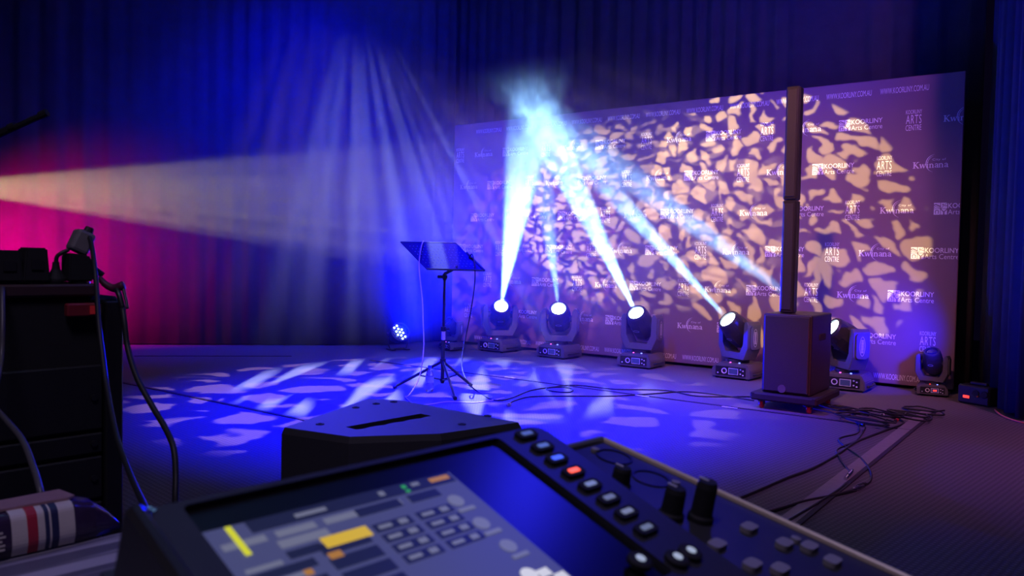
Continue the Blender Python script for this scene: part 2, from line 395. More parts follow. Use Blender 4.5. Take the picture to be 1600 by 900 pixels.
def logo_koorliny():                                     # four-square emblem and two lines, 0.385 wide
    bm = B(); x = -0.192; q = 0.05; g = 0.004
    # emblem squares with cut-out marks: wave, leaf, drum, tree
    def sq(cx, cy_, cuts):
        n = 10
        for i in range(n):
            for j in range(n):
                u, v = (i+.5)/n, (j+.5)/n
                if not cuts(u, v): rect(bm, cx-q/2+i*q/n, cy_-q/2+j*q/n, cx-q/2+(i+1)*q/n, cy_-q/2+(j+1)*q/n)
    sq(x+q/2, q/2+g/2, lambda u, v: abs(v-0.55-0.12*math.sin(u*5)) < 0.10 or abs(v-0.22-0.10*math.sin(u*5)) < 0.05)
    sq(x+q*1.5+g, q/2+g/2, lambda u, v: abs(u-v) < 0.09 or ((u-.35)**2+(v-.65)**2 < .018) or (u > .6 and v > .2 and abs(v-.45) < .08))
    sq(x+q/2, -q/2-g/2, lambda u, v: 0.05 < (u-.5)**2+(v-.45)**2 < 0.12 and v > .2)
    sq(x+q*1.5+g, -q/2-g/2, lambda u, v: abs(u-.5) < .08 and v < .6 or abs(abs(u-.5)-(v-.45)) < .08 and v > .45)
    add_text(bm, 'KOORLINY', x+0.108+0.137, 0.025, 0.268, 0.044, 0.012)
    add_text(bm, 'Arts Centre', x+0.108+0.137, -0.029, 0.268, 0.043, -0.004)
    return finish_print(bm)
def logo_arts():                                         # three condensed hand-lettered lines
    bm = B()
    add_text(bm, 'KOORLINY', 0, 0.074, 0.13, 0.036, 0.0)
    add_text(bm, 'ARTS', 0, 0.008, 0.125, 0.078, 0.0, 1.15)
    add_text(bm, 'CENTRE', 0, -0.066, 0.128, 0.050, -0.002)
    return finish_print(bm)
def logo_city():                                         # serif place name under a crescent swoosh
    bm = B(); X = -0.135; b0 = -0.035; xh = 0.036; st = 0.0085
    def stem(x, h, serif=True):
        rect(bm, x-st/2, b0, x+st/2, b0+h)
        if serif: rect(bm, x-st, b0, x+st, b0+0.004); rect(bm, x-st*1.1, b0+h-0.004, x+st/2, b0+h)
    def arch(x0_, x1_):
        pts = [(x0_, b0+xh*.62)]+[((x0_+x1_)/2-(x1_-x0_)/2*math.cos(t), b0+xh*.62+xh*.34*math.sin(t)) for t in (R(30), R(60), R(90), R(120), R(150), R(180))]
        stroke(bm, pts, [.003, .004, .005, .006, .007, .008, st])
    def n_(x): stem(x, xh); arch(x, x+0.022); stem(x+0.022, xh*.65, False); rect(bm, x+0.022-st, b0, x+0.022+st, b0+0.004)
    def a_(x):
        stem(x+0.012, xh*.8, False); rect(bm, x+0.012, b0, x+0.022, b0+0.004)
        stroke(bm, [(x+.012, b0+xh*.8), (x+.004, b0+xh), (x-.006, b0+xh*.9), (x-.008, b0+xh*.75)], [.008, .005, .006, .008])
        stroke(bm, [(x+.012, b0+xh*.58), (x-.002, b0+xh*.5), (x-.009, b0+xh*.25), (x-.004, b0+.003), (x+.012, b0+xh*.2)], [.003, .005, .008, .006, .003])
    rect(bm, X-st*.2, b0, X+st*1.0, b0+.056); rect(bm, X-st, b0, X+st*1.8, b0+.004); rect(bm, X-st, b0+.052, X+st*1.8, b0+.056)
    stroke(bm, [(X+.008, b0+.026), (X+.032, b0+.055)], .005); stroke(bm, [(X+.012, b0+.030), (X+.036, b0+.001)], .010); rect(bm, X+.024, b0+.052, X+.042, b0+.056); rect(bm, X+.026, b0, X+.046, b0+.004)
    for i, (xa, xb) in enumerate(((.05, .060), (.060, .071), (.071, .081), (.081, .092))):
        stroke(bm, [(X+xa, b0+(xh if i % 2 == 0 else 0)), (X+xb, b0+(0 if i % 2 == 0 else xh))], .009 if i % 2 == 0 else .004)
    rect(bm, X+.043, b0+xh-.004, X+.059, b0+xh); rect(bm, X+.085, b0+xh-.004, X+.099, b0+xh)
    stem(X+.110, xh); rect(bm, X+.106, b0+xh+.008, X+.114, b0+xh+.017)
    n_(X+.130); a_(X+.178); n_(X+.205); a_(X+.253)
    add_text(bm, 'City of', X+.20, .034, .105, .024, 0.0, 1.2)
    for rr, a0, a1, w in ((.080, 100, 250, .007), (.068, 110, 200, .004)):
        pts = [(X+.177+rr*1.0*math.cos(R(a)), .004+rr*math.sin(R(a))) for a in range(a0, a1+1, 10)]
        k = len(pts); stroke(bm, pts, [max(.0012, w*math.sin(math.pi*i/(k-1))) for i in range(k)])
    return finish_print(bm)
def logo_web():
    bm = B(); add_text(bm, 'WWW.KOORLINY.COM.AU', 0, 0, 0.40, 0.052, -0.004); return finish_print(bm)

LA, LB, LC, LW = logo_koorliny(), logo_arts(), logo_city(), logo_web()
def put_logo(me, x, z, w):
    if x-w/2 < X0 or x-w/2 > X1-0.04: return
    if x+w/2+0.03 > X1:                                  # print cut off by the banner edge
        b = B(); b.from_mesh(me); bmesh.ops.bisect_plane(b, geom=b.verts[:]+b.edges[:]+b.faces[:], plane_co=(X1-0.006-x, 0, 0), plane_no=(1, 0, 0), clear_outer=True)
        me = bpy.data.meshes.new('print_cut'); b.to_mesh(me); b.free(); me.materials.append(M['print'])
        if not me.polygons: return
    o = mesh_obj('logo_print', me, backdrop); o.location = (x+3.9, 0.0035, z)
for z, xa in ((2.40, -1.88), (2.005, -2.11), (1.61, -2.37), (1.22, -1.225), (0.83, -1.405), (0.435, -1.70)):
    for k in range(-1, 6):
        x = xa-1.315*k
        put_logo(LA, x, z, .36); put_logo(LB, x+0.445, z, .12); put_logo(LC, x+0.825, z, .25)
for k in range(-4, 12):
    put_logo(LW, -3.41-0.472*k+0.0, 2.68, .39); put_logo(LW, -3.38-0.472*k, 0.095, .39)

# ---------------------------------------------------------------- haze and smoke
def ellipsoid(name, c, s, material, rz=0):
    bm = B(); bmesh.ops.create_icosphere(bm, subdivisions=3, radius=1.0)
    o = new_obj(name, bm, material); o.location = c; o.scale = s; o.rotation_euler = (0, 0, rz); return o

# ---------------------------------------------------------------- moving head lights
CROSS = Vector((-3.868, 5.5, 2.368))
def oval(bm, f, a, b, z, n=20, w=0.004):
    for i in range(n):
        t0, t1 = 2*math.pi*i/n, 2*math.pi*(i+1)/n
        bm.faces.new([bm.verts.new(f @ Vector((x, y, z))) for x, y in ((a*math.cos(t0), b*math.sin(t0)), (a*math.cos(t1), b*math.sin(t1)), ((a-w)*math.cos(t1), (b-w)*math.sin(t1)), ((a-w)*math.cos(t0), (b-w)*math.sin(t0)))])
def moving_head(loc, rz, aim, label, lit=True, power=0, led='led_mag', scale=1.0, angle=7.5, group='moving heads along the backdrop'):
    root = empty('moving_head_light', loc, rz); root.scale = (scale,)*3
    tag(root, label, 'stage light', group)
    # base: stepped wedge box with a sloped front
    bm = B()
    prism(bm, [(-0.19, 0.015), (0.19, 0.015), (0.19, 0.085), (0.155, 0.15), (-0.13, 0.15), (-0.19, 0.10)], 0.36, frame_of((0, 0.18, 0), (0, -1, 0), (1, 0, 0)) @ Matrix.Identity(4))
    bmesh.ops.bevel(bm, geom=bm.edges[:], offset=0.007, segments=2, affect='EDGES')
    base = new_obj('base', bm, M['housing'], root)
    for sx in (-1, 1):
        for sy in (-1, 1):
            bm = B(); cyl(bm, (sx*.15, sy*.14, 0), (sx*.15, sy*.14, .018), .018, n=12); new_obj('foot', bm, M['rubber'], root)
    for sx in (-1, 1):                                     # carrying handles on both sides
        bm = B(); tube(bm, [(sx*.188, -.10, .05), (sx*.215, -.08, .055), (sx*.215, .08, .055), (sx*.188, .10, .05)], .008, n=8); new_obj('carry_handle', bm, M['black'], root, True)
    bm = B(); box(bm, (0.0, -.183, .078), (.30, .006, .085), .002); pn = new_obj('control_panel', bm, M['panel'], root)
    f = frame_of((-.06, -.187, .078), (0, -1, 0), (1, 0, 0))
    bm = B(); lathe(bm, [(.027, 0), (.027, .006), (.019, .006), (.019, 0)], f, 20); new_obj('jog_ring', bm, M['mark'], pn)
    bm = B(); box(bm, (.03, -.187, .078), (.095, .004, .06)); new_obj('display_frame', bm, M['mark'], pn)
    bm = B(); box(bm, (.03, -.1885, .078), (.085, .004, .05)); new_obj('display', bm, M['screen_off'], pn)
    for i, (dx, dz) in enumerate(((.10, .10), (.125, .09), (.10, .06), (.125, .05), (-.125, .055))):
        bm = B(); box(bm, (dx, -.187, dz), (.014, .005, .012), .002); new_obj('button', bm, M['mark'], pn)
    bm = B(); cyl(bm, (-.03, -.12, .15), (-.03, -.12, .158), .008, n=10); new_obj('status_lamp', bm, M[led], root)
    bm = B(); cyl(bm, (.06, -.12, .15), (.06, -.12, .158), .008, n=10); new_obj('status_lamp', bm, M['led_blue'], root)
    # aim
    piv = Vector((0, 0, .435)); rot = Matrix.Rotation(-rz, 3, 'Z')
    d = (rot @ (Vector(aim)-Vector(loc)))/scale - piv; d.normalize()
    pan = math.atan2(d.x, -d.y); el = math.asin(d.z)
    PR = Matrix.Rotation(pan, 4, 'Z')
    bm = B(); cyl(bm, (0, 0, .145), (0, 0, .18), .10, n=28); new_obj('turntable', bm, M['black'], root, False)
    # yoke: U with chamfered shoulders
    bm = B(); out = [(-.205, .52), (-.205, .30), (-.15, .185), (.15, .185), (.205, .30), (.205, .52), (.185, .55), (.160, .55), (.145, .52), (.145, .33), (.10, .245), (-.10, .245), (-.145, .33), (-.145, .52), (-.160, .55), (-.185, .55)]
    fr = PR @ frame_of((0, .08, 0), (0, -1, 0), (1, 0, 0))
    a = prism(bm, out, .16, fr); bmesh.ops.bevel(bm, geom=bm.edges[:], offset=.005, segments=1, affect='EDGES')
    yoke = new_obj('yoke', bm, M['housing'], root)
    for sx in (-1, 1):
        bm = B(); f = PR @ frame_of((sx*.205, 0, .40), (sx, 0, 0), (0, 1, 0))
        prism(bm, rrect(.11, .22, .03), .012, f); cov = new_obj('arm_cover', bm, M['housing'], yoke)
        bm = B(); oval(bm, f, .026, .085, .0135); 
        for k in range(-4, 5): 
            q = [bm.verts.new(f @ Vector((x, y, .0135))) for x, y in ((-.012, k*.013-.0035), (.012, k*.013-.0035), (.012, k*.013+.0035), (-.012, k*.013+.0035))]
            bm.faces.new(q)
        new_obj('badge', bm, M['mark'], cov)
    # head barrel along d
    f = frame_of(piv, d, PR.to_3x3() @ Vector((1, 0, 0)))
    bm = B(); lathe(bm, [(0, -.17), (.075, -.17), (.118, -.10), (.128, -.02), (.128, .06), (.118, .13)], f @ Matrix.Rotation(R(22.5), 4, 'Z'), 8)
    lathe(bm, [(.118, .12), (.108, .185), (.100, .20), (.082, .20), (.078, .18), (0, .175)], f, 28)
    head = new_obj('head', bm, M['barrel'], root)
    bm = B(); lathe(bm, [(0.077, .182), (.072, .19), (.04, .196), (0, .198)], f, 28); new_obj('lens', bm, M['lens' if lit else 'lens_off'], head, True)
    bm = B(); f2 = f @ Matrix.Translation((0, -.1285, .05)) @ Matrix.Rotation(R(90), 4, 'X')
    oval(bm, f2, .034, .016, .003, w=.005); new_obj('badge', bm, M['mark'], head)
    for sx in (-1, 1):
        bm = B(); w0 = PR @ Vector((sx*.118, 0, .435)); w1 = PR @ Vector((sx*.15, 0, .435)); cyl(bm, w0, w1, .04, n=16); new_obj('pivot', bm, M['black'], yoke)
    if lit:
        W = Vector(loc) + (Matrix.Rotation(rz, 3, 'Z') @ (piv + d*.225))*scale
        spot('beam_light', W, Vector(aim), power, (.26, .56, 1.0), angle, .5, .02, gobo=(60, 0.10, 0.10, 0.01, loc[0], 0.35))
    return root
MH = [((-5.79, 7.62, 0), 100000, 'moving head light sending the widest, brightest white beam, first in the row'),
      ((-4.94, 7.62, 0), 27000, 'moving head light with the faintest thin blue beam, second in the row'),
      ((-3.88, 7.56, 0), 120000, 'moving head light before the lettering, third in the row, beam leaning over'),
      ((-2.82, 7.52, 0), 84000, 'moving head light with long slanting beam, beside the column speaker'),
      ((-1.83, 7.54, 0), 72000, 'moving head light half hidden behind the subwoofer, its side lit blue')]
for loc, pw, lb in MH:
    moving_head(loc, R(random.uniform(-3, 3)), CROSS, lb, True, pw, angle=9.0 if pw > 90000 else 7.0)
moving_head((-1.174, 7.705, 0.006), R(10), (-1.3, 6.0, 3.2), 'small unlit moving head light with a red display at the backdrop end', False, led='led_red', scale=.62)
moving_head((-6.226, 7.266, 0.006), R(-12), (-6.0, 5.2, 2.0), 'compact dark moving head behind the music stand with a magenta status lamp', False, led='led_mag', scale=.62, group=None)
o = [c for c in bpy.data.objects if c.name.startswith('moving_head_light') and 'red display' in c.get('label', '')][0]
bm = B(); box(bm, (.03, -.192, .078), (.045, .004, .022)); new_obj('red_readout', bm, M['led_red'], o)

# cables looped behind the lamp bases
# ---------------------------------------------------------------- LED par can
def par_can(loc, aim, label):
    root = empty('par_can', loc); tag(root, label, 'stage light')
    c = Vector((0, 0, .19)); d = (Vector(aim)-Vector(loc)-c).normalized(); f = frame_of(c, d, (0, 0, 1))
    bm = B(); lathe(bm, [(0, -.13), (.07, -.13), (.085, -.10), (.10, -.02), (.11, .05), (.115, .06), (.115, .07), (.10, .07), (.10, .045), (0, .045)], f, 24); new_obj('body', bm, M['black'], root, False)
    k = 0
    for rr, n in ((0, 1), (.042, 6), (.082, 12)):
        for i in range(n):
            a = 2*math.pi*i/max(1, n)+.3
            lit = rr < .05 or i in (0, 1, 6, 7)
            bm = B(); lathe(bm, [(.0135, .046), (.011, .054), (0, .058)], f @ Matrix.Translation((rr*math.cos(a), rr*math.sin(a), 0)), 10)
            new_obj('led_lens', bm, M['led_cell' if lit else 'lens_off'], root, True)
    side = Vector((-d.y, d.x, 0)).normalized()
    bm = B(); tube(bm, [c+side*.125, c+side*.125+Vector((0, 0, -.12)), c+side*.10+Vector((0, 0, -.18)), c-side*.10+Vector((0, 0, -.18)), c-side*.125+Vector((0, 0, -.12)), c-side*.125], .009, n=6, smooth=False); new_obj('bracket', bm, M['black'], root)
    for s in (-1, 1):
        bm = B(); cyl(bm, c+side*s*.11, c+side*s*.145, .018, n=10); new_obj('knob', bm, M['black'], root)
        bm = B(); box(bm, (side*s*.09)+Vector((0, 0, .006)), (.05, .18, .012), .003, Matrix.Rotation(math.atan2(side.y, side.x), 3, 'Z')); new_obj('foot', bm, M['black'], root)
    spot('par_light', Vector(loc)+c+d*.075, aim, 5000, (0.0, .004, 1.0), 84, 1.0, .05)
    return root
par_can((-6.664, 6.809, 0.006), (-4.9, 6.1, 1.0), 'LED par can on the floor by the curtain, its blue-white cells lit')

# ---------------------------------------------------------------- column loudspeaker on subwoofer
SUBX0, SUBX1, SUBY = -2.09, -1.727, 6.05
sub = empty('subwoofer', ((SUBX0+SUBX1)/2, SUBY+.27, 0)); tag(sub, 'tall black subwoofer box with grille standing on a wheeled dolly', 'speaker')
w, dp = SUBX1-SUBX0, .52
bm = B(); box(bm, (0, .005, .425), (w, dp, .60), .012, seg=2); new_obj('cabinet', bm, M['black'], sub)
bm = B(); box(bm, (0, -dp/2-.004, .425), (w-.03, .02, .57), .006); gr = new_obj('grille', bm, M['grille'], sub)
bm = B(); f = frame_of((-.02, -dp/2-.016, .165), (0, -1, 0), (1, 0, 0)); lathe(bm, [(0, .004), (.03, .004), (.03, 0)], f, 16); new_obj('badge', bm, M['housing'], gr)
for s in (-1, 1):
    bm = B(); prism(bm, rrect(.16, .05, .02), .004, frame_of((s*w/2, .02, .55), (s, 0, 0), (0, 1, 0))); new_obj('side_handle', bm, M['matte'], sub)
dolly = empty('dolly', (SUBX0+w/2, SUBY+.27, 0)); tag(dolly, 'low black dolly on red casters under the subwoofer', 'dolly')
bm = B(); box(bm, (0, 0, .095), (w+.13, dp+.12, .058), .012); new_obj('deck', bm, M['matte'], dolly)
bm = B()
for s in (-1, 1): box(bm, (s*(w/2+.045), 0, .115), (.03, dp+.12, .016), .004)
new_obj('raised_edge', bm, M['matte'], dolly)
for sx in (-1, 1):
    for sy in (-1, 1):
        px, py = sx*(w/2-.005), sy*(dp/2-.01)
        cst = empty('caster', (0, 0, 0)); cst.parent = dolly
        bm = B(); box(bm, (px, py, .062), (.05, .05, .01)); box(bm, (px-.018, py, .045), (.005, .035, .035)); box(bm, (px+.018, py, .045), (.005, .035, .035)); new_obj('fork', bm, M['steel'], cst)
        bm = B(); lathe(bm, [(0, -.014), (.026, -.014), (.031, -.008), (.031, .008), (.026, .014), (0, .014)], frame_of((px, py, .031), (1, 0, 0)), 18); new_obj('wheel', bm, M['red'], cst, False)
col_ = empty('column_speaker', (-1.955, SUBY+.17, .726)); tag(col_, 'slim tall black column loudspeaker rising from the subwoofer', 'speaker')
CT = 2.442
for k in range(2):
    h = (CT-.726)/2; z = k*h
    bm = B(); box(bm, (0, 0, z+h/2), (.098, .115, h-.004), .008); cs = new_obj('column_section', bm, M['black'], col_)
    bm = B(); box(bm, (0, -.058, z+h/2), (.074, .012, h-.05), .004); new_obj('grille', bm, M['grille'], cs)
    bm = B(); box(bm, (.050, -.03, z+h/2), (.006, .012, h-.03), .002); new_obj('rail', bm, M['steel'], cs)
bm = B(); cyl(bm, (0, 0, -.012), (0, 0, .02), .03, n=16); new_obj('socket', bm, M['steel'], col_)

# ---------------------------------------------------------------- music stand
P0 = Vector((-4.471, 5.102, 0.006)); st = empty('music_stand', P0); tag(st, 'black folding music stand with tripod feet and perforated desk, middle of the stage', 'music stand')
def L_(p): return Vector(p)-P0
top = L_((-4.374, 4.999, 0.9632)); bot = Vector((0, 0, .035))
mid = bot.lerp(top, .42)
bm = B(); cyl(bm, bot, bot.lerp(top, .5), .0165, n=14); new_obj('lower_tube', bm, M['steel'], st, False)
bm = B(); cyl(bm, bot.lerp(top, .45), top, .0115, n=14); new_obj('upper_tube', bm, M['steel'], st, False)
bm = B(); cyl(bm, bot.lerp(top, .485), bot.lerp(top, .525), .023, n=14); cyl(bm, bot.lerp(top, .505), bot.lerp(top, .505)+Vector((.05, .01, 0)), .008, n=8); new_obj('clamp', bm, M['black'], st)
bm = B(); cyl(bm, bot.lerp(top, .405), bot.lerp(top, .50)-Vector((0, 0, .005)), .0172, n=14, caps=False); o = new_obj('label_sticker', bm, M['white_rubber'], st); o['label'] = 'pale paper sticker'
bm = B(); hub = bot.lerp(top, .205); cyl(bm, hub-Vector((0, 0, .02)), hub+Vector((0, 0, .02)), .026, n=12); new_obj('tripod_hub', bm, M['black'], st)
low = bot.lerp(top, .03)
bm = B(); cyl(bm, low-Vector((0, 0, .012)), low+Vector((0, 0, .012)), .022, n=12); new_obj('slide_collar', bm, M['black'], st)
for ft in ((-4.7, 4.75, 0.006), (-3.996, 4.712, 0.006), (-4.29, 5.273, 0.006)):
    e = L_(ft); e.z = .012
    lg = empty('leg_assembly'); lg.parent = st
    bm = B(); dv = e-hub; tube(bm, [hub+dv*.03, hub+dv*.5, e], .012, n=6, smooth=False); new_obj('leg', bm, M['steel'], lg)
    bm = B(); tube(bm, [low, low.lerp(hub+dv*.52, .5), hub+dv*.52], .006, n=5, smooth=False); new_obj('brace', bm, M['steel'], lg)
    bm = B(); cyl(bm, e-dv.normalized()*.03-Vector((0, 0, .004)), e+Vector((0, 0, -.0)), .0165, n=10); new_obj('rubber_foot', bm, M['rubber'], lg)
# desk: perforated sheet with a turned-up lip and folded wing
A_, B_, C_, D_ = (L_(p) for p in ((-4.746, 4.861, 1.22), (-4.298, 5.042, 1.217), (-4.018, 5.065, 1.003), (-4.466, 4.883, 0.9977)))
ux = (B_-A_); uy = (D_-A_); nz = ux.cross(uy).normalized()
bm = B(); nx, ny = 15, 10; hole = .20
def dp_(u, v, off=0): return A_+ux*u+uy*v+nz*off
for i in range(nx):
    for j in range(ny):
        cs_ = [dp_((i+a)/nx, (j+b)/ny) for a, b in ((0, 0), (1, 0), (1, 1), (0, 1))]
        cc = sum(cs_, Vector())/4; inn = [cc+(q-cc)*(hole if 0 < i < nx-1 and 0 < j < ny-1 else 0.02) for q in cs_]
        o4 = [bm.verts.new(q) for q in cs_]; i4 = [bm.verts.new(q) for q in inn]
        for k in range(4): bm.faces.new((o4[k], o4[(k+1) % 4], i4[(k+1) % 4], i4[k]))
bmesh.ops.remove_doubles(bm, verts=bm.verts[:], dist=.0005); bmesh.ops.solidify(bm, geom=bm.faces[:], thickness=.003)
desk = new_obj('desk', bm, M['steel'], st)
bm = B(); tube(bm, [dp_(0, 0), dp_(1, 0), dp_(1, 1), dp_(0, 1), dp_(0, 0)], .005, n=6, smooth=False); new_obj('desk_rim', bm, M['black'], desk)
bm = B(); box(bm, (0, 0, 0), (ux.length, .006, .05), rot=None); lipf = Matrix((ux.normalized(), uy.normalized(), ux.normalized().cross(uy.normalized()))).transposed().to_4x4()
for v in bm.verts: v.co = lipf @ v.co + dp_(.5, 1)-nz*.02
new_obj('lip', bm, M['black'], desk)
bm = B(); tube(bm, [dp_(1.02, .34, .004), dp_(1.02, .98, .004)], .011, n=6, smooth=False); new_obj('page_arm', bm, M['black'], desk)
bm = B(); cyl(bm, top-Vector((0, 0, .05)), top+Vector((0, 0, .0)), .018, n=12); cyl(bm, top, dp_(.62, .86, 0), .014, n=10); new_obj('tilt_joint', bm, M['black'], st)
bm = B(); cyl(bm, top+Vector((-.05, -.03, -.025)), top+Vector((.02, .012, -.025)), .014, n=10); new_obj('wing_knob', bm, M['black'], st)

# ---------------------------------------------------------------- cables
def cable(name, pts, r, material, label, cat='cable', group=None, parent=None, k=6, plug=None):
    bm = B(); tube(bm, pts, r, n=7, k=k)
    if plug is None and parent is None:
        return tag(new_obj(name, bm, M[material], parent, True), label, cat, group)
    root = empty(name, (0, 0, 0)); tag(root, label, cat, group)
    new_obj('lead', bm, M[material], root, True)
    for a, b, mk in plug:
        a, b = Vector(a), Vector(b); bm = B(); dv = b-a
        cyl(bm, a, a+dv*.55, .011, .012, n=12); cyl(bm, a+dv*.55, b, .0095, .0095, n=12); cyl(bm, a-dv*.25, a, .006, .010, n=10)
        new_obj('connector', bm, M[mk], root)
    return root
Z = .006
cable('white_cable', [(-4.577, 4.96, 1.208), (-4.555, 4.928, 1.228), (-4.528, 4.869, 1.148), (-4.517, 4.846, 1.002), (-4.473, 4.842, 0.7424), (-4.456, 4.835, 0.5872), (-4.436, 4.826, 0.3547), (-4.429, 4.771, 0.1266), (-4.39, 4.621, 0.015), (-4.35, 4.537, 0.006), (-4.052, 4.369, 0.006), (-3.982, 4.613, 0.006), (-3.804, 4.74, 0.006), (-3.768, 5.039, 0.006)], .0045, 'white_rubber', 'thin white cable hanging from the music desk to the floor')
cable('black_cable', [(-4.155, 5.043, 1.104), (-4.109, 5.028, 1.125), (-4.076, 5.022, 1.012), (-4.087, 5.032, 0.8577), (-4.123, 5.019, 0.5984), (-4.152, 4.987, 0.3656), (-4.103, 4.917, 0.2217), (-3.986, 4.85, 0.1291), (-4.136, 5.15, 0.006), (-3.783, 4.91, 0.006), (-3.721, 5.043, 0.006), (-3.825, 5.486, 0.006), (-3.768, 5.767, 0.006), (-3.63, 5.805, 0.006), (-3.536, 5.626, 0.006), (-3.681, 5.577, 0.006), (-3.797, 5.693, 0.006), (-3.694, 5.98, 0.006), (-3.341, 6.031, 0.006), (-2.984, 6.277, 0.006), (-2.658, 6.192, 0.006), (-2.307, 6.478, 0.006)], .0055, 'rubber', 'black cable hanging from the music desk and snaking over the carpet')
cable('black_cable', [(-3.562, 4.82, 0.006), (-3.633, 4.973, 0.006), (-3.646, 5.231, 0.006), (-3.435, 5.468, 0.006), (-3.167, 5.719, 0.006), (-2.97, 6.069, 0.006), (-2.84, 6.322, 0.006), (-2.596, 6.377, 0.006), (-2.23, 6.308, 0.006)], .0055, 'rubber', 'black cable lying on the carpet from a loose plug to the dolly', plug=[((-3.554, 4.826, 0.013), (-3.526, 4.748, 0.013), 'chrome')])
cable('black_cable', [(-1.341, 3.596, 0.006), (-1.31, 3.852, 0.006), (-1.279, 4.132, 0.006), (-1.233, 4.418, 0.006), (-1.214, 4.824, 0.006), (-1.212, 5.274, 0.006), (-1.157, 5.715, 0.006), (-1.106, 6.148, 0.006), (-1.235, 6.336, 0.006)], .008, 'rubber', 'thick black cable running from the mixer up to the cable heap', k=5)
cable('black_cable', [(-1.339, 5.88, 0.006), (-1.272, 5.561, 0.006), (-1.322, 5.318, 0.006), (-1.251, 5.127, 0.006), (-1.095, 4.867, 0.006), (-0.975, 4.572, 0.006), (-0.9299, 4.368, 0.006), (-0.9325, 4.245, 0.006)], .0055, 'rubber', 'looping thin black cable ending in a plug beyond the tape strip', plug=[((-0.935, 4.243, 0.013), (-0.95, 4.129, 0.013), 'matte')])
cable('black_cable', [(-1.273, 5.772, 0.006), (-1.221, 5.312, 0.006), (-1.251, 4.996, 0.006), (-1.187, 4.788, 0.006), (-1.121, 4.621, 0.006), (-1.045, 4.461, 0.006)], .0055, 'rubber', 'thin black cable ending in a shiny plug on the tape strip', plug=[((-1.045, 4.461, 0.013), (-1.033, 4.295, 0.013), 'chrome')])
cable('black_cable', [(-0.9475, 4.131, 0.006), (-1.02, 3.933, 0.006), (-1.09, 3.769, 0.006), (-1.15, 3.548, 0.006), (-1.22, 3.353, 0.006)], .0085, 'rubber', 'thick black cable lead-in crossing the tape below the plugs', plug=[((-0.9475, 4.131, 0.013), (-0.9266, 4.206, 0.013), 'chrome')])
cable('black_cable', [(-1.015, 4.234, 0.006), (-1.012, 4.105, 0.006), (-1.024, 3.851, 0.006), (-1.052, 3.471, 0.006), (-1.07, 3.238, 0.006)], .008, 'rubber', 'thick black cable running beside the tape from the shiny plug')
# heap of cables beyond the tape
hr = random.Random(3)
heap = [((-1.478, 6.245, 0.006)), ((-1.278, 6.297, 0.006)), ((-1.111, 6.354, 0.006)), ((-1.316, 5.96, 0.006)), ((-1.609, 6.226, 0.006)), ((-1.071, 6.615, 0.006))]
names = ['coiled black cable nearest the dolly wheel', 'coiled black cable in the middle of the heap', 'coiled black cable by the tape end', 'coiled black cable in front of the heap', 'small coiled black cable against the dolly', 'coiled black cable next to the unlit moving head']
for (c, lb) in zip(heap, names):
    c = Vector(c); n = 14; rr = hr.uniform(.10, .2)
    pts = [(c.x+rr*(1+.25*hr.uniform(-1, 1))*math.cos(i*.95+hr.random()), c.y+rr*.8*(1+.3*hr.uniform(-1, 1))*math.sin(i*.95), Z+.004+.0035*i) for i in range(n)]
    cable('black_cable', pts, .006, 'rubber', lb, group='cable heap by the subwoofer', k=4)
for i, (a, b, mk, lb) in enumerate((((-1.346, 5.874, 0.013), (-1.283, 5.818, 0.013), 'matte', 'black inline plug on the cable heap'), ((-1.284, 6.324, 0.013), (-1.277, 6.46, 0.013), 'mark', 'white plug on the cable heap'), ((-1.199, 6.035, 0.013), (-1.197, 6.276, 0.013), 'chrome', 'shiny metal plug at the front of the cable heap'), ((-1.156, 6.192, 0.013), (-1.159, 6.042, 0.013), 'red', 'red plug at the front of the cable heap'))):
    a, b = Vector(a), Vector(b); a.z = b.z = .014; dv = (b-a).normalized()*.07; root = empty('cable_plug', a); tag(root, lb, 'plug', 'plugs on the cable heap')
    bm = B(); cyl(bm, (0, 0, 0), dv*.6, .0125, n=12); new_obj('shell', bm, M[mk], root); bm = B(); cyl(bm, dv*.6, dv, .0095, n=12); new_obj('collar', bm, M['steel'], root); bm = B(); cyl(bm, -dv*.3, (0, 0, 0), .005, .010, n=10); new_obj('strain_relief', bm, M['rubber'], root)
# glow tape marks
for q, lb in (((-2.261, 5.871, 0.006), 'white tape mark on the floor nearest the dolly'), ((-2.999, 5.874, 0.006), 'white tape mark on the floor between the loose cables'), ((-4.381, 5.94, 0.006), 'white tape mark on the floor behind the music stand')):
    q = Vector(q); bm = B(); box(bm, (q.x, q.y, .0075), (.12, .018, .003)); tag(new_obj('tape_mark', bm, M['glow_tape']), lb, 'tape', 'white floor tape marks')

# ---------------------------------------------------------------- distribution box with orange cable
P1 = Vector((-0.7939, 7.438, 0.006)); bx = empty('power_box', P1, R(-25)); tag(bx, 'small dark power box with red lamp on the floor by the side curtain', 'power box')
bm = B(); box(bm, (0, 0, .075), (.26, .16, .15), .012); new_obj('case', bm, M['black'], bx)
bm = B(); box(bm, (.0, 0, .162), (.14, .03, .024), .006); new_obj('carry_handle', bm, M['black'], bx)
bm = B(); box(bm, (-.055, -.082, .055), (.05, .008, .022), .002); new_obj('lamp', bm, M['led_red'], bx)
for k in range(2):
    bm = B(); lathe(bm, [(0, .006), (.026, .006), (.03, 0)], frame_of((.02+.07*k, -.08, .09), (0, -1, 0)), 16); new_obj('socket', bm, M['panel'], bx)
cable('orange_cable', [P1+Vector((.0, -.10, .07)), (-0.9045, 8.668, -0.0286), (-0.8716, 8.633, 0.0271), (-0.8324, 8.561, -0.0019), (-0.7841, 8.318, -0.1058), (-0.6481, 7.169, 0.006), (-0.5765, 6.932, 0.006), (-0.4759, 6.773, 0.006), (-0.3956, 6.726, 0.006)], .007, 'orange_rubber', 'orange cable looping out of the power box and along the floor')

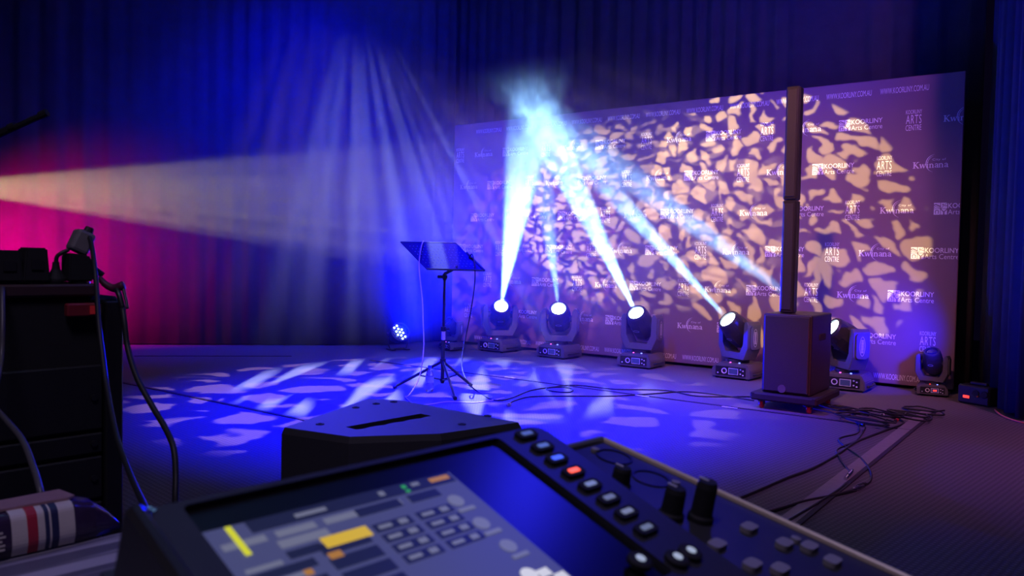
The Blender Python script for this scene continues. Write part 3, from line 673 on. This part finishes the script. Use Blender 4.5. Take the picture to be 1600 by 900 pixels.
# ---------------------------------------------------------------- water bottle
wb = empty('water_bottle', (-4.397, 4.861, 0.006)); tag(wb, 'small clear plastic water bottle with blue cap beneath the music stand', 'bottle')
M['clear'] = mat('clear_plastic', (.85, .9, 1.0), .05, trans=.92, spec=.5)
bm = B(); lathe(bm, [(0, .002), (.03, .0), (.034, .01), (.034, .06), (.031, .066), (.034, .072), (.034, .13), (.028, .155), (.013, .185), (.0125, .198)], None, 20); new_obj('body', bm, M['clear'], wb, True)
bm = B(); lathe(bm, [(.0155, .192), (.0155, .212), (.013, .214), (0, .214)], None, 16); new_obj('cap', bm, mat('blue_cap', (.05, .12, .8), .4), wb)
bm = B(); lathe(bm, [(.0345, .075), (.0345, .125)], None, 20); new_obj('wrapper', bm, mat('bottle_wrapper', (.35, .5, .8), .5, noise=.3, nscale=60), wb, True)

# ---------------------------------------------------------------- near loudspeaker
SP = [(-1.215, .94), (-1.064, .967), (-.959, 1.095), (-.911, 1.276), (-1.253, 1.298), (-1.327, 1.263)]
spk = empty('loudspeaker', (-1.12, 1.13, 0)); tag(spk, 'black angular moulded loudspeaker standing behind the mixer, grip slot on top', 'speaker')
HZ = .78
def S2(p): return (p[0]+1.12, p[1]-1.13)
outl = [S2(p) for p in SP]
slot_a, slot_b = Vector((-1.117, 1.02, 0.78)), Vector((-1.101, 1.208, 0.78))
sa, sb = Vector(S2(slot_a)), Vector(S2(slot_b)); sd = (sb-sa).normalized(); sn = Vector((-sd.y, sd.x)); sl = (sb-sa).length
inner = []
for i in range(13):
    t = i/12; inner.append(sa+sd*sl*t+sn*(-.016-(.004 if i % 3 == 1 else 0)))
for i in range(13):
    t = 1-i/12; inner.append(sa+sd*sl*t+sn*.016)
bm = B()
def loop(pts, z): return [bm.verts.new((p[0], p[1], z)) for p in pts]
inset = [Vector(p)*.975 for p in outl]
l0, l1, l2, l3 = loop(outl, .0), loop(outl, HZ-.012), loop(inset, HZ), loop(inner, HZ); l4 = loop(inner, HZ-.05)
n = len(outl)
for a, b in ((l0, l1), (l1, l2)):
    for i in range(n): bm.faces.new((a[i], a[(i+1) % n], b[(i+1) % n], b[i]))
bm.faces.new(l0[::-1])
es = [bm.edges.get((l2[i], l2[(i+1) % n])) for i in range(n)]
k = len(l3)
for i in range(k): es.append(bm.edges.new((l3[i], l3[(i+1) % k])))
bmesh.ops.triangle_fill(bm, edges=es, use_beauty=True)
for i in range(k): bm.faces.new((l3[i], l3[(i+1) % k], l4[(i+1) % k], l4[i]))
bm.faces.new(l4); bmesh.ops.recalc_face_normals(bm, faces=bm.faces[:])
new_obj('cabinet', bm, mat('pebbled_plastic', (.045, .045, .05), .55, bump=.35, bscale=900, noise=.1, nscale=200), spk)
bm = B(); mp_ = (sa+sd*sl*.5); box(bm, (mp_.x, mp_.y, HZ-.03), (sl*.97, .012, .012), .004, Matrix.Rotation(math.atan2(sd.y, sd.x), 3, 'Z')); new_obj('grip_bar', bm, M['matte'], spk)
for q in ((-1.261, 1.165, 0.78), (-1.251, 1.267, 0.78), (-0.9998, 1.282, 0.78), (-0.9859, 1.184, 0.78), (-1.262, 1.225, 0.78), (-1.185, 1.005, 0.78)):
    q = S2(q); bm = B(); lathe(bm, [(.008, 0), (.008, .002), (.004, .002), (.003, .0005), (0, .0005)], Matrix.Translation((q[0], q[1], HZ-.0005)), 12); new_obj('screw_point', bm, M['matte'], spk)
bm = B(); e0, e1 = Vector(outl[1]), Vector(outl[3]); 
f = frame_of((outl[2][0]*1.0, outl[2][1], .39), (.9, -.42, 0), (0, 0, 1))
new_obj('front_grille', (lambda b: (prism(b, [(-.33, -.09), (.33, -.09), (.33, .13), (-.33, .13)], .012, f), b)[1])(bm), M['grille'], spk)

# ---------------------------------------------------------------- table and mixer
KX, KY, KR = -.354, .519, R(83.83)
tb = empty('table', (KX, KY, 0), KR); tag(tb, 'pale grey laminate table with dark grain streaks carrying the mixer', 'table')
def mat_table():
    mt = mat('grey_laminate', (.42, .40, .44), .45); N = mt.node_tree.nodes; L = mt.node_tree.links
    tc = N.new('ShaderNodeTexCoord'); mp = N.new('ShaderNodeMapping'); mp.inputs['Scale'].default_value = (1.2, 30, 30); L.new(tc.outputs['Object'], mp.inputs['Vector'])
    no = N.new('ShaderNodeTexNoise'); no.inputs['Scale'].default_value = 1.6; no.inputs['Detail'].default_value = 3; L.new(mp.outputs[0], no.inputs['Vector'])
    cr = N.new('ShaderNodeValToRGB'); cr.color_ramp.elements[0].position = .40; cr.color_ramp.elements[0].color = (.14, .13, .17, 1); cr.color_ramp.elements[1].position = .56; cr.color_ramp.elements[1].color = (.48, .46, .50, 1)
    L.new(no.outputs['Fac'], cr.inputs[0]); L.new(cr.outputs[0], N['Principled BSDF'].inputs['Base Color']); return mt
bm = B(); box(bm, (-.62, .19, .735), (1.75, .86, .03), .004); new_obj('tabletop', bm, mat_table(), tb)
for sx in (-1.42, .20):
    for sy in (-.18, .56):
        bm = B(); box(bm, (sx, sy, .36), (.04, .04, .72), .004); new_obj('leg', bm, M['steel'], tb)
bm = B(); box(bm, (-.61, .56, .69), (1.6, .025, .06)); box(bm, (-.61, -.18, .69), (1.6, .025, .06)); new_obj('apron', bm, M['steel'], tb)

mx = empty('mixing_console', (KX, KY, .75), KR); tag(mx, 'digital mixing console with tilted lit touchscreen and illuminated keys, standing on the table', 'mixer')
con = mat('console_metal', (.036, .036, .046), .42, noise=.1, nscale=120)
BT = R(11.5)
bm = B(); prof = [(.065, .0), (.065, .17), (-.42, .17-.485*math.tan(BT)), (-.42, 0)]
prism(bm, prof, .481, Matrix.Translation((-.306, 0, 0)) @ frame_of((0, 0, 0), (1, 0, 0), (0, 1, 0)))
bmesh.ops.recalc_face_normals(bm, faces=bm.faces[:]); bmesh.ops.bevel(bm, geom=bm.edges[:], offset=.003, segments=2, affect='EDGES')
new_obj('chassis', bm, con, mx)
BF = Matrix.Translation((.175, .065, .17)) @ Matrix.Rotation(BT, 4, 'X')          # base surface: x to the right, y up-slope, z normal
rim_m = mat('tan_rim', (.80, .66, .50), .35, noise=.08)
bm = B(); box(bm, (-.0, -.235, .001), (.0045, .47, .006), .0015); bm.transform(BF); new_obj('rim', bm, rim_m, mx)
bm = B(); box(bm, (-.086, .0, .001), (.17, .007, .008), .002); bm.transform(BF); new_obj('rear_rim', bm, mat('steel_rim', (.45, .47, .5), .3, metal=.7), mx)
def on_base(name, p, build, material, parent=mx):
    bm = B(); build(bm); bm.transform(BF @ Matrix.Translation((p[0], -p[1], 0))); return new_obj(name, bm, material, parent, False)
knob = lambda r, h: (lambda b: lathe(b, [(r*1.25, 0), (r*1.25, .004), (r*1.05, .006), (r, h*.85), (r*.85, h), (0, h)], None, 20))
for p, r, h in (((-0.0809, 0.0789), .0078, .019), ((-0.0876, 0.1354), .0085, .026), ((-0.0673, 0.151), .0085, .034)):
    kb = on_base('knob', p, knob(r, h), M['matte'])
    bm = B(); box(bm, (0, r*.5, h+.0004), (.0016, r, .001)); bm.transform(BF @ Matrix.Translation((p[0], -p[1], 0))); new_obj('pointer', bm, M['mark'], kb)
pad = mat('grey_pad', (.30, .28, .29), .6, noise=.1)
for p in ((-0.044, 0.1829), (-0.0986, 0.1837), (-0.0426, 0.2127), (-0.1015, 0.2146), (-0.0875, 0.2298), (-0.0274, 0.2268), (-0.0331, 0.2478)):
    on_base('pad_key', p, lambda b: (prism(b, rrect(.017, .011, .004), .004)), pad)
for p in ((-0.0255, 0.033), (-0.0345, 0.0814)):
    on_base('ring_marking', p, lambda b: lathe(b, [(.018, 0), (.018, .0012), (.0155, .0012), (.0155, 0)], None, 28), M['panel'])
for p in ((-0.0326, 0.0151), (-0.023, 0.1001), (-0.0237, 0.214)):
    on_base('small_key', p, lambda b: lathe(b, [(.004, 0), (.004, .003), (0, .0035)], None, 14), pad)
# tilted screen housing
ST = R(21); PF = Matrix.Translation((0, 0, .22)) @ Matrix.Rotation(ST, 4, 'X')
def on_panel(name, build, material, parent=mx, smooth=False):
    bm = B(); build(bm); bm.transform(PF); return new_obj(name, bm, material, parent, smooth)
gx0, gx1, gy0, gy1 = -.288, -.050, -.004, -.165
def housing(b):
    out = rrect(.306, .26, .012, 5, -.153, -.13); glass = rrect(gx1-gx0, gy0-gy1, .004, 3, (gx0+gx1)/2, (gy0+gy1)/2)
    a = [b.verts.new((x, y, 0)) for x, y in out]; g = [b.verts.new((x, y, 0)) for x, y in glass]; g2 = [b.verts.new((x, y, -.005)) for x, y in glass]; lo = [b.verts.new((x, y, -.034)) for x, y in out]
    n, k = len(a), len(g); es = [b.edges.new((a[i], a[(i+1) % n])) for i in range(n)]+[b.edges.new((g[i], g[(i+1) % k])) for i in range(k)]
    bmesh.ops.triangle_fill(b, edges=es, use_beauty=True)
    for i in range(n): b.faces.new((a[i], a[(i+1) % n], lo[(i+1) % n], lo[i]))
    for i in range(k): b.faces.new((g[i], g[(i+1) % k], g2[(i+1) % k], g2[i]))
    b.faces.new(lo); b.faces.new(g2); bmesh.ops.recalc_face_normals(b, faces=b.faces[:])
hs = on_panel('screen_housing', housing, con)
on_panel('glass', lambda b: box(b, ((gx0+gx1)/2, (gy0+gy1)/2, -.0044), (gx1-gx0-.001, gy0-gy1-.001, .001)), mat('black_glass', (.006, .006, .008), .30), hs)
bm = B(); box(bm, (-.311, -.13, -.02), (.010, .262, .05), .003); bm.transform(PF); new_obj('side_cheek', bm, M['black'], mx)
bm = B(); lathe(bm, [(.0022, 0), (.0022, .0015), (0, .0018)], Matrix.Translation((-.303, -.003, 0)), 10); bm.transform(PF); new_obj('screw_head', bm, M['chrome'], mx)
# display and its graphics
def emis(name, c, s): return mat(name, tuple(x*.1 for x in c), .4, emit=c, estr=s)
dx0, dx1, dy0, dy1 = -.2885, -.1155, -.024, -.162
dsp = on_panel('display', lambda b: box(b, ((dx0+dx1)/2, (dy0+dy1)/2, -.0038), (dx1-dx0, dy0-dy1, .0008)), emis('display_ground', (.13, .14, .36), .42), hs)
def gfx(name, rects, material, z):
    def build(b):
        for (x, y, w, h) in rects: box(b, (x, y, z), (w, h, .0003))
    o = on_panel(name, build, material, dsp)
    if len(rects) > 1: o['kind'] = 'stuff'
    return o
dark = emis('display_dark', (.03, .035, .11), .35); pale = emis('display_text', (.40, .42, .62), .34); yel = emis('display_yellow', (.80, .52, .03), .75); yel2 = emis('display_lemon', (.75, .75, .03), .8); org = emis('display_orange', (.8, .35, .05), .45); grn = emis('display_green', (.05, .6, .15), .5); white = emis('display_white', (.85, .85, .9), .7)
gfx('header_bar', [((dx0+dx1)/2+.012, dy0-.005, .145, .010)], dark, -.0032)
gfx('header_text', [(-.225, dy0-.0055, .02, .003), (-.175, dy0-.005, .004, .004), (-.148, dy0-.004, .006, .003)], pale, -.0029)
gfx('header_readout', [(-.128, dy0-.0045, .016, .004)], org, -.0029)
gfx('level_lamp', [(-.157, dy0-.004, .003, .003), (-.157, dy0-.0085, .003, .002)], grn, -.0029)
gfx('tab', [(-.27+.03*i, dy0-.0155, .024, .005) for i in range(5)], pale, -.0032)
gfx('cursor_bar', [(-.2725, -.037, .0035, .024)], yel2, -.0028)
q0, q1, q2, q3 = (-0.2312, -0.0527), (-0.2043, -0.0527), (-0.2049, -0.0586), (-0.2313, -0.0584)
gfx('selected_field', [((q0[0]+q2[0])/2, (q0[1]+q2[1])/2, .030, .0085)], yel, -.0029)
gfx('field', [(-.222+.04*(i % 1), -.060-.012*i, .031, .009) for i in range(6)] + [(-.185, -.040, .032, .007), (-.150, -.040, .024, .007)], dark, -.0031)
gfx('value_tile', [(-.186+.032*(i % 2), -.056-.0095*(i//2), .027, .007) for i in range(8)], dark, -.0031)
gfx('value_text', [(-.192+.032*(i % 2)+.0, -.056-.0095*(i//2), .009, .0028) for i in range(8)]+[(-.179+.032*(i % 2), -.056-.0095*(i//2), .006, .004) for i in range(8)], pale, -.0028)
gfx('list_text', [(-.27, -.060, .020, .003), (-.265, -.072, .022, .003), (-.268, -.086, .018, .003), (-.24, -.048, .03, .006), (-.25, -.10, .02, .003)], pale, -.0029)
gfx('list_field', [(-.262, -.066, .036, .006), (-.262, -.079, .036, .006), (-.245, -.057, .02, .006)], dark, -.0031)
gfx('list_marker', [(-.252, -.072, .005, .004), (-.232, -.066, .008, .005)], org, -.0029)
for px in ((-0.1332, -0.0517), (-0.1333, -0.0761), (-0.1326, -0.0994), (-0.1397, -0.124)):
    def ring(b, px=px): lathe(b, [(.0055, 0), (.0055, .0003), (.0035, .0003), (0, .0003)], Matrix.Translation((px[0], px[1], -.0032)), 20)
    on_panel('dial_icon', ring, white if px[1] < -.12 else pale, dsp)
gfx('icon_caption', [(p[0]+.001, p[1]-.0095, .013, .003) for p in ((-0.1332, -0.0517), (-0.1333, -0.0761), (-0.1326, -0.0994))], pale, -.0029)
gfx('white_field', [(*(-0.1298, -0.1266), .009, .006), (*(-0.1221, -0.1335), .009, .006)], white, -.0029)
gfx('lower_panel', [(-.20, -.148, .17, .014)], dark, -.0031)
# soft keys beside the display
kc = [(.22, .34, .80, .32), (.22, .36, .85, .36), (.06, .12, 1.0, 1.3), (1.0, .10, .01, 1.9), (.40, .50, .85, .42), (.36, .42, .66, .34), (.42, .48, .72, .40), (.36, .44, .68, .34)]
for i, (p, c) in enumerate(zip(((-0.0258, -0.0102), (-0.0262, -0.0278), (-0.0282, -0.0442), (-0.0288, -0.0613), (-0.03, -0.0783), (-0.0297, -0.0952), (-0.0306, -0.1118), (-0.0324, -0.1296)), kc)):
    key = on_panel('soft_key', lambda b: [setattr(v, 'co', v.co+Vector((p[0], p[1], 0))) for v in prism(b, rrect(.020, .010, .003), .003)], M['matte'])
    on_panel('key_legend', lambda b: [setattr(v, 'co', v.co+Vector((p[0], p[1], .003))) for v in prism(b, rrect(.011, .0042, .0012), .0004)], emis('key_glow', c[:3], c[3]), key)
for p in ((-0.0675, -0.1496), (-0.04, -0.1596), (-0.024, -0.1598)):
    k_ = on_panel('round_key', lambda b: lathe(b, [(.008, 0), (.008, .003), (.006, .004), (0, .004)], Matrix.Translation((p[0], p[1], 0)), 18), M['matte'])
    on_panel('key_legend', lambda b: lathe(b, [(.0032, .0038), (.0032, .0044), (0, .0046)], Matrix.Translation((p[0], p[1], 0)), 12), emis('round_key_glow', (.6, .7, .95), .55), k_)

# ---------------------------------------------------------------- striped packet on the table
PK = Vector((-0.9836, 0.4201, 0.75)); pk = empty('snack_packet', (PK.x-.02, PK.y, .75), KR); pk.scale = (.76, .76, .76); tag(pk, 'cream packet with red and navy stripes lying on the table edge', 'packet')
M['cream'] = mat('cream_film', (.72, .66, .58), .35, noise=.05); M['navy'] = mat('navy_band', (.03, .035, .10), .4, noise=.1); M['crimson'] = mat('crimson_band', (.50, .03, .06), .4, noise=.1)
M['film'] = mat('dark_film', (.05, .03, .07), .18, noise=.4, nscale=30, bump=.8, bscale=35)
prof = [(v.x, v.y) for v in spline([(-.030, .003, 0), (-.036, .02, 0), (-.032, .045, 0), (-.024, .061, 0), (.0, .066, 0), (.03, .064, 0), (.055, .04, 0), (.06, .003, 0)], 4)]
def body_section(b, x0, x1, k0=1.0, k1=1.0, grow=0.0, pr=prof):
    r0_ = [b.verts.new((x0, y*k0*(1+grow), max(.0015, z*k0*(1+grow)))) for y, z in pr]; r1_ = [b.verts.new((x1, y*k1*(1+grow), max(.0015, z*k1*(1+grow)))) for y, z in pr]
    n = len(pr); b.faces.new(r0_[::-1]); b.faces.new(r1_)
    for i in range(n): b.faces.new((r0_[i], r0_[(i+1) % n], r1_[(i+1) % n], r1_[i]))
    bmesh.ops.recalc_face_normals(b, faces=b.faces[:])
bm = B(); body_section(bm, -.16, .055); new_obj('wrapper', bm, M['film'], pk)
bm = B()
for x0, x1, k0, k1 in ((.055, .085, 1.0, .86), (.085, .11, .86, .55), (.11, .13, .55, .18)): body_section(bm, x0, x1, k0, k1)
new_obj('crimped_end', bm, M['film'], pk)
for nm, x0, x1, mt in (('cream_band', -.035, .052, 'cream'), ('crimson_stripe', -.014, .000, 'crimson'), ('navy_stripe', .010, .016, 'navy'), ('navy_stripe', .019, .029, 'navy'), ('cream_band', -.085, -.075, 'cream'), ('crimson_stripe', -.095, -.085, 'crimson')):
    bm = B(); body_section(bm, x0, x1, grow=.02 if mt == 'cream' else .032); new_obj(nm, bm, M[mt], pk)
bm = B(); prism(bm, [(-.048, .050), (.058, .054), (.062, -.004), (.05, -.012), (-.055, -.006)], .004, Matrix.Translation((0, 0, .0665)) @ Matrix.Rotation(R(-2), 4, 'X')); new_obj('folded_flap', bm, mat('pink_flap', (.42, .25, .26), .4, noise=.15), pk)
bm = B()
for i in range(5): box(bm, (-.058+.002*(i % 2), -.0372+.001*i, .018+.006*i), (.026-.003*(i % 3), .002, .0028))
new_obj('label_print', bm, M['cream'], pk)

# ---------------------------------------------------------------- equipment rack, power strip, plugs
RK = Vector((-1.587, 0.8391, 0.9998)); rk = empty('equipment_rack', (RK.x, RK.y, 0), KR); tag(rk, 'tall black equipment rack in shadow with a power strip on top', 'rack')
RH = (-1.588, 0.8393, 1.01)[2]
bm = B(); W_ = .62
box(bm, (-W_/2, .02+.25, RH/2), (W_, .5, RH-.004), .006); new_obj('cabinet', bm, M['matte'], rk)
for x in (-.018, -W_+.018):
    bm = B(); box(bm, (x, .008, RH/2), (.034, .022, RH-.02), .003); new_obj('rail', bm, M['black'], rk)
zz = .06; ri = 0
while zz < RH-.12:
    h = (.088, .044, .132)[ri % 3]
    if zz+h > RH-.06: break
    bm = B(); box(bm, (-W_/2, .012, zz+h/2), (W_-.075, .016, h-.004), .003); pn = new_obj('rack_panel', bm, M['black'], rk)
    for sx in (-1, 1):
        bm = B(); cyl(bm, (-W_/2+sx*(W_/2-.055), .004, zz+h/2), (-W_/2+sx*(W_/2-.055), -.001, zz+h/2), .006, n=10); new_obj('screw_head', bm, M['steel'], pn)
    if h > .1:
        bm = B(); tube(bm, [(-W_+.09, .006, zz+.03), (-W_+.09, -.03, zz+.035), (-W_+.09, -.03, zz+h-.035), (-W_+.09, .006, zz+h-.03)], .006, n=6); new_obj('pull_handle', bm, M['steel'], pn, True)
    zz += h+.003; ri += 1
bm = B(); box(bm, (-.075, .004, RH-.026), (.062, .02, .026), .003); un = new_obj('red_unit', bm, mat('red_plastic', (.25, .02, .03), .5, noise=.1), rk)
bm = B(); box(bm, (-.058, -.007, RH-.026), (.016, .003, .016)); new_obj('glowing_switch', bm, mat('red_switch', (.5, .03, .03), .4, emit=(.8, .03, .05), estr=.07), un)
ps = empty('power_strip', (RK.x, RK.y, RH), KR); tag(ps, 'dark power strip lying on top of the equipment rack', 'power strip')
bm = B(); box(bm, (-.1325, .035, .012), (.178, .055, .024), .004); new_obj('body', bm, mat('maroon_strip', (.06, .03, .035), .5, noise=.1), ps)
for k in range(4):
    bm = B(); lathe(bm, [(0, .001), (.017, .001), (.019, .004), (.021, .004), (.021, 0)], Matrix.Translation((-.195+.041*k, .035, .024)), 16); new_obj('socket', bm, M['panel'], ps)
def on_rack(p): v = Vector(p)-Vector((RK.x, RK.y, RH)); return Matrix.Rotation(-KR, 3, 'Z') @ v
def rack_thing(name, label, cat, group=None):
    o = empty(name, (RK.x, RK.y, RH), KR); tag(o, label, cat, group); return o
for (x, w, h, lb) in ((-.153, .040, .064, 'tapered black power adapter plugged into the strip, beside the grey plug cable'), (-.199, .042, .058, 'black power adapter at the outer end of the power strip')):
    o = rack_thing('power_adapter', lb, 'adapter', 'power adapters on the rack')
    bm = B(); z0 = .029
    prism(bm, [(-w/2-.003, 0), (w/2+.003, 0), (w/2-.002, h), (-w/2+.002, h)], .05, Matrix.Translation((x, .06, z0)) @ frame_of((0, 0, 0), (0, -1, 0), (1, 0, 0)))
    bmesh.ops.bevel(bm, geom=bm.edges[:], offset=.003, segments=2, affect='EDGES'); new_obj('body', bm, M['matte'], o)
    bm = B(); box(bm, (x, .008, z0+h*.5), (w*.5, .002, h*.3)); new_obj('rating_label', bm, M['black'], o)
o = rack_thing('power_plug', 'black moulded plug standing in the power strip with a short bent cable', 'plug')
bm = B(); lathe(bm, [(0, .029), (.019, .029), (.019, .034), (.013, .042), (.0075, .052), (.006, .062), (.006, .066), (0, .066)], Matrix.Translation((-.113, .035, 0)), 18); new_obj('body', bm, M['matte'], o)
bm = B(); tube(bm, [(-.113, .035, .06), (-.112, .033, .076), (-.104, .03, .084), (-.092, .03, .090)], .004); new_obj('lead', bm, M['rubber'], o, True)
o = rack_thing('piggyback_adapter', 'squat black adapter block on the strip beneath the grey plug', 'adapter')
bm = B(); prism(bm, [(-.024, 0), (.022, 0), (.024, .03), (.012, .052), (-.023, .055)], .045, Matrix.Translation((-.073, .058, .029)) @ frame_of((0, 0, 0), (0, -1, 0), (1, 0, 0))); bmesh.ops.bevel(bm, geom=bm.edges[:], offset=.003, segments=2, affect='EDGES'); new_obj('body', bm, M['matte'], o)
bm = B(); tube(bm, [(-.053, .035, .062), (-.040, .034, .050), (-.028, .03, .040)], .006); new_obj('side_spur', bm, M['matte'], o, True)
o = rack_thing('grey_plug', 'tilted grey plug on the adapter, its cable arching over the rack', 'plug')
gp = Matrix.Translation((-.077, .035, .086)) @ Matrix.Rotation(R(24), 4, 'Y')
bm = B(); box(bm, (0, 0, .022), (.036, .034, .044), .006, seg=2); bm.transform(gp); new_obj('body', bm, mat('grey_plastic', (.22, .20, .20), .5, noise=.15), o)
bm = B(); lathe(bm, [(.010, 0), (.008, .012), (0, .013)], gp @ Matrix.Translation((.004, 0, .043)), 12); new_obj('strain_relief', bm, M['rubber'], o)
pts = [on_rack(p) for p in ((-1.672, 0.7951, 1.125), (-1.645, 0.79, 1.134), (-1.605, 0.7818, 1.121), (-1.547, 0.7606, 1.077), (-1.511, 0.7477, 1.03), (-1.466, 0.7288, 0.9741), (-1.417, 0.7123, 0.9102), (-1.369, 0.6958, 0.8609), (-1.275, 0.6628, 0.8029), (-1.159, 0.6227, 0.7691), (-1.006, 0.5608, 0.7644), (-0.9609, 0.544, 0.7562), (-0.9118, 0.5244, 0.756), (-0.8837, 0.5276, 0.756))]
bm = B(); tube(bm, pts, .0045); new_obj('lead', bm, M['rubber'], o, True)
o = rack_thing('spring_clamp', 'maroon spring clamp hooked over the rack corner', 'clamp')
C0 = on_rack((-1.58, 0.8209, 1.024))
bm = B(); tube(bm, [on_rack((-1.608, 0.8009, 1.046)), on_rack((-1.598, 0.8082, 1.033)), on_rack((-1.584, 0.8179, 1.026)), on_rack((-1.569, 0.8293, 1.032))], lambda t: .006+.003*t, n=8); new_obj('jaw', bm, mat('maroon_plastic', (.12, .02, .05), .5), o, True)
bm = B(); tube(bm, [on_rack((-1.582, 0.8195, 1.029)), on_rack((-1.566, 0.8186, 1.014)), on_rack((-1.554, 0.82, 0.9869))], .0055, n=8); tube(bm, [on_rack((-1.57, 0.8285, 1.03)), on_rack((-1.554, 0.8266, 1.002)), on_rack((-1.546, 0.8252, 0.9871))], .003, n=6); new_obj('arm', bm, M['steel'], o, True)
cable('black_cable', [(-1.549, 0.8174, 0.9873), (-1.535, 0.8139, 0.9594), (-1.518, 0.8116, 0.9109), (-1.473, 0.8051, 0.8603), (-1.419, 0.8053, 0.8121), (-1.371, 0.8024, 0.7798), (-1.329, 0.7942, 0.7501), (-1.306, 0.785, 0.71), (-1.286, 0.7724, 0.6655), (-1.283, 0.7729, 0.6156), (-1.294, 0.7852, 0.53), (-2.255, 1.389, 0.006)], .0055, 'rubber', 'black cable dropping from the rack corner clamp toward the floor')
cable('grey_cable', [(-1.683, 0.6581, 1.028), (-1.608, 0.6266, 1.026), (-1.585, 0.6176, 1.007), (-1.561, 0.6082, 0.963), (-1.539, 0.5974, 0.9094), (-1.478, 0.5659, 0.8695), (-1.414, 0.5376, 0.8524), (-1.331, 0.5235, 0.8402), (-1.246, 0.5109, 0.8249), (-1.179, 0.4971, 0.8001), (-1.138, 0.4887, 0.7758), (-1.123, 0.4863, 0.7518), (-1.012, 0.441, 0.756), (-0.9922, 0.4238, 0.756)], .0045, 'housing', 'pale edged cable hanging down the rack front and curving behind the striped packet')

# ---------------------------------------------------------------- microphone booms reaching into the frame
ms = empty('microphone_stand', (-2.271, 0.6735, 0)); tag(ms, 'black boom stand with two thin arms above the equipment rack', 'stand')
o0 = Vector((-2.271, 0.6735, 0)); 
def m_(p): return Vector(p)-o0
ba = m_((-2.289, 0.682, 1.259))
bm = B(); cyl(bm, (0, 0, .02), (ba.x, ba.y, ba.z), .011, n=12); new_obj('pole', bm, M['steel'], ms)
bm = B(); lathe(bm, [(0, 0), (.13, 0), (.13, .012), (.03, .03), (0, .03)], None, 24); new_obj('base', bm, M['matte'], ms)
bm = B(); tube(bm, [m_((-2.301, 0.673, 1.255)), m_((-2.03, 0.88, 1.417))], .0075, n=10, smooth=False); ar = new_obj('boom_arm', bm, M['black'], ms)
bm = B(); cyl(bm, m_((-2.036, 0.8754, 1.414)), m_((-2.023, 0.8854, 1.422)), .010, n=10); new_obj('end_cap', bm, M['matte'], ar)
bm = B(); tube(bm, [m_((-2.289, 0.6822, 1.266)), m_((-2.087, 0.8365, 1.387))], .0075, n=10, smooth=False); ar = new_obj('boom_arm', bm, M['black'], ms)
bm = B(); cyl(bm, m_((-2.094, 0.831, 1.383)), m_((-2.082, 0.8401, 1.389)), .010, n=10); new_obj('end_cap', bm, M['matte'], ar)
tag(ellipsoid('haze', (-7.3, 5.0, 1.6), (4.1, 2.8, 1.9), mat_volume('haze_volume', 0.085, aniso=0.1, falloff=0.35, step=2.0), R(40)),
    'thin theatrical haze hanging over the dance floor before the long curtain', 'haze', kind='stuff')
tag(ellipsoid('smoke', (-4.1, 6.5, 1.5), (2.5, 1.85, 1.6), mat_volume('smoke_volume', 0.068, aniso=0.0, falloff=0.45, noise=(4.4, 0.40, 0.62, 3, 1.9), step=0.8, base=0.25), 0),
    'drifting smoke lit where the white light beams cross before the backdrop', 'smoke', kind='stuff')
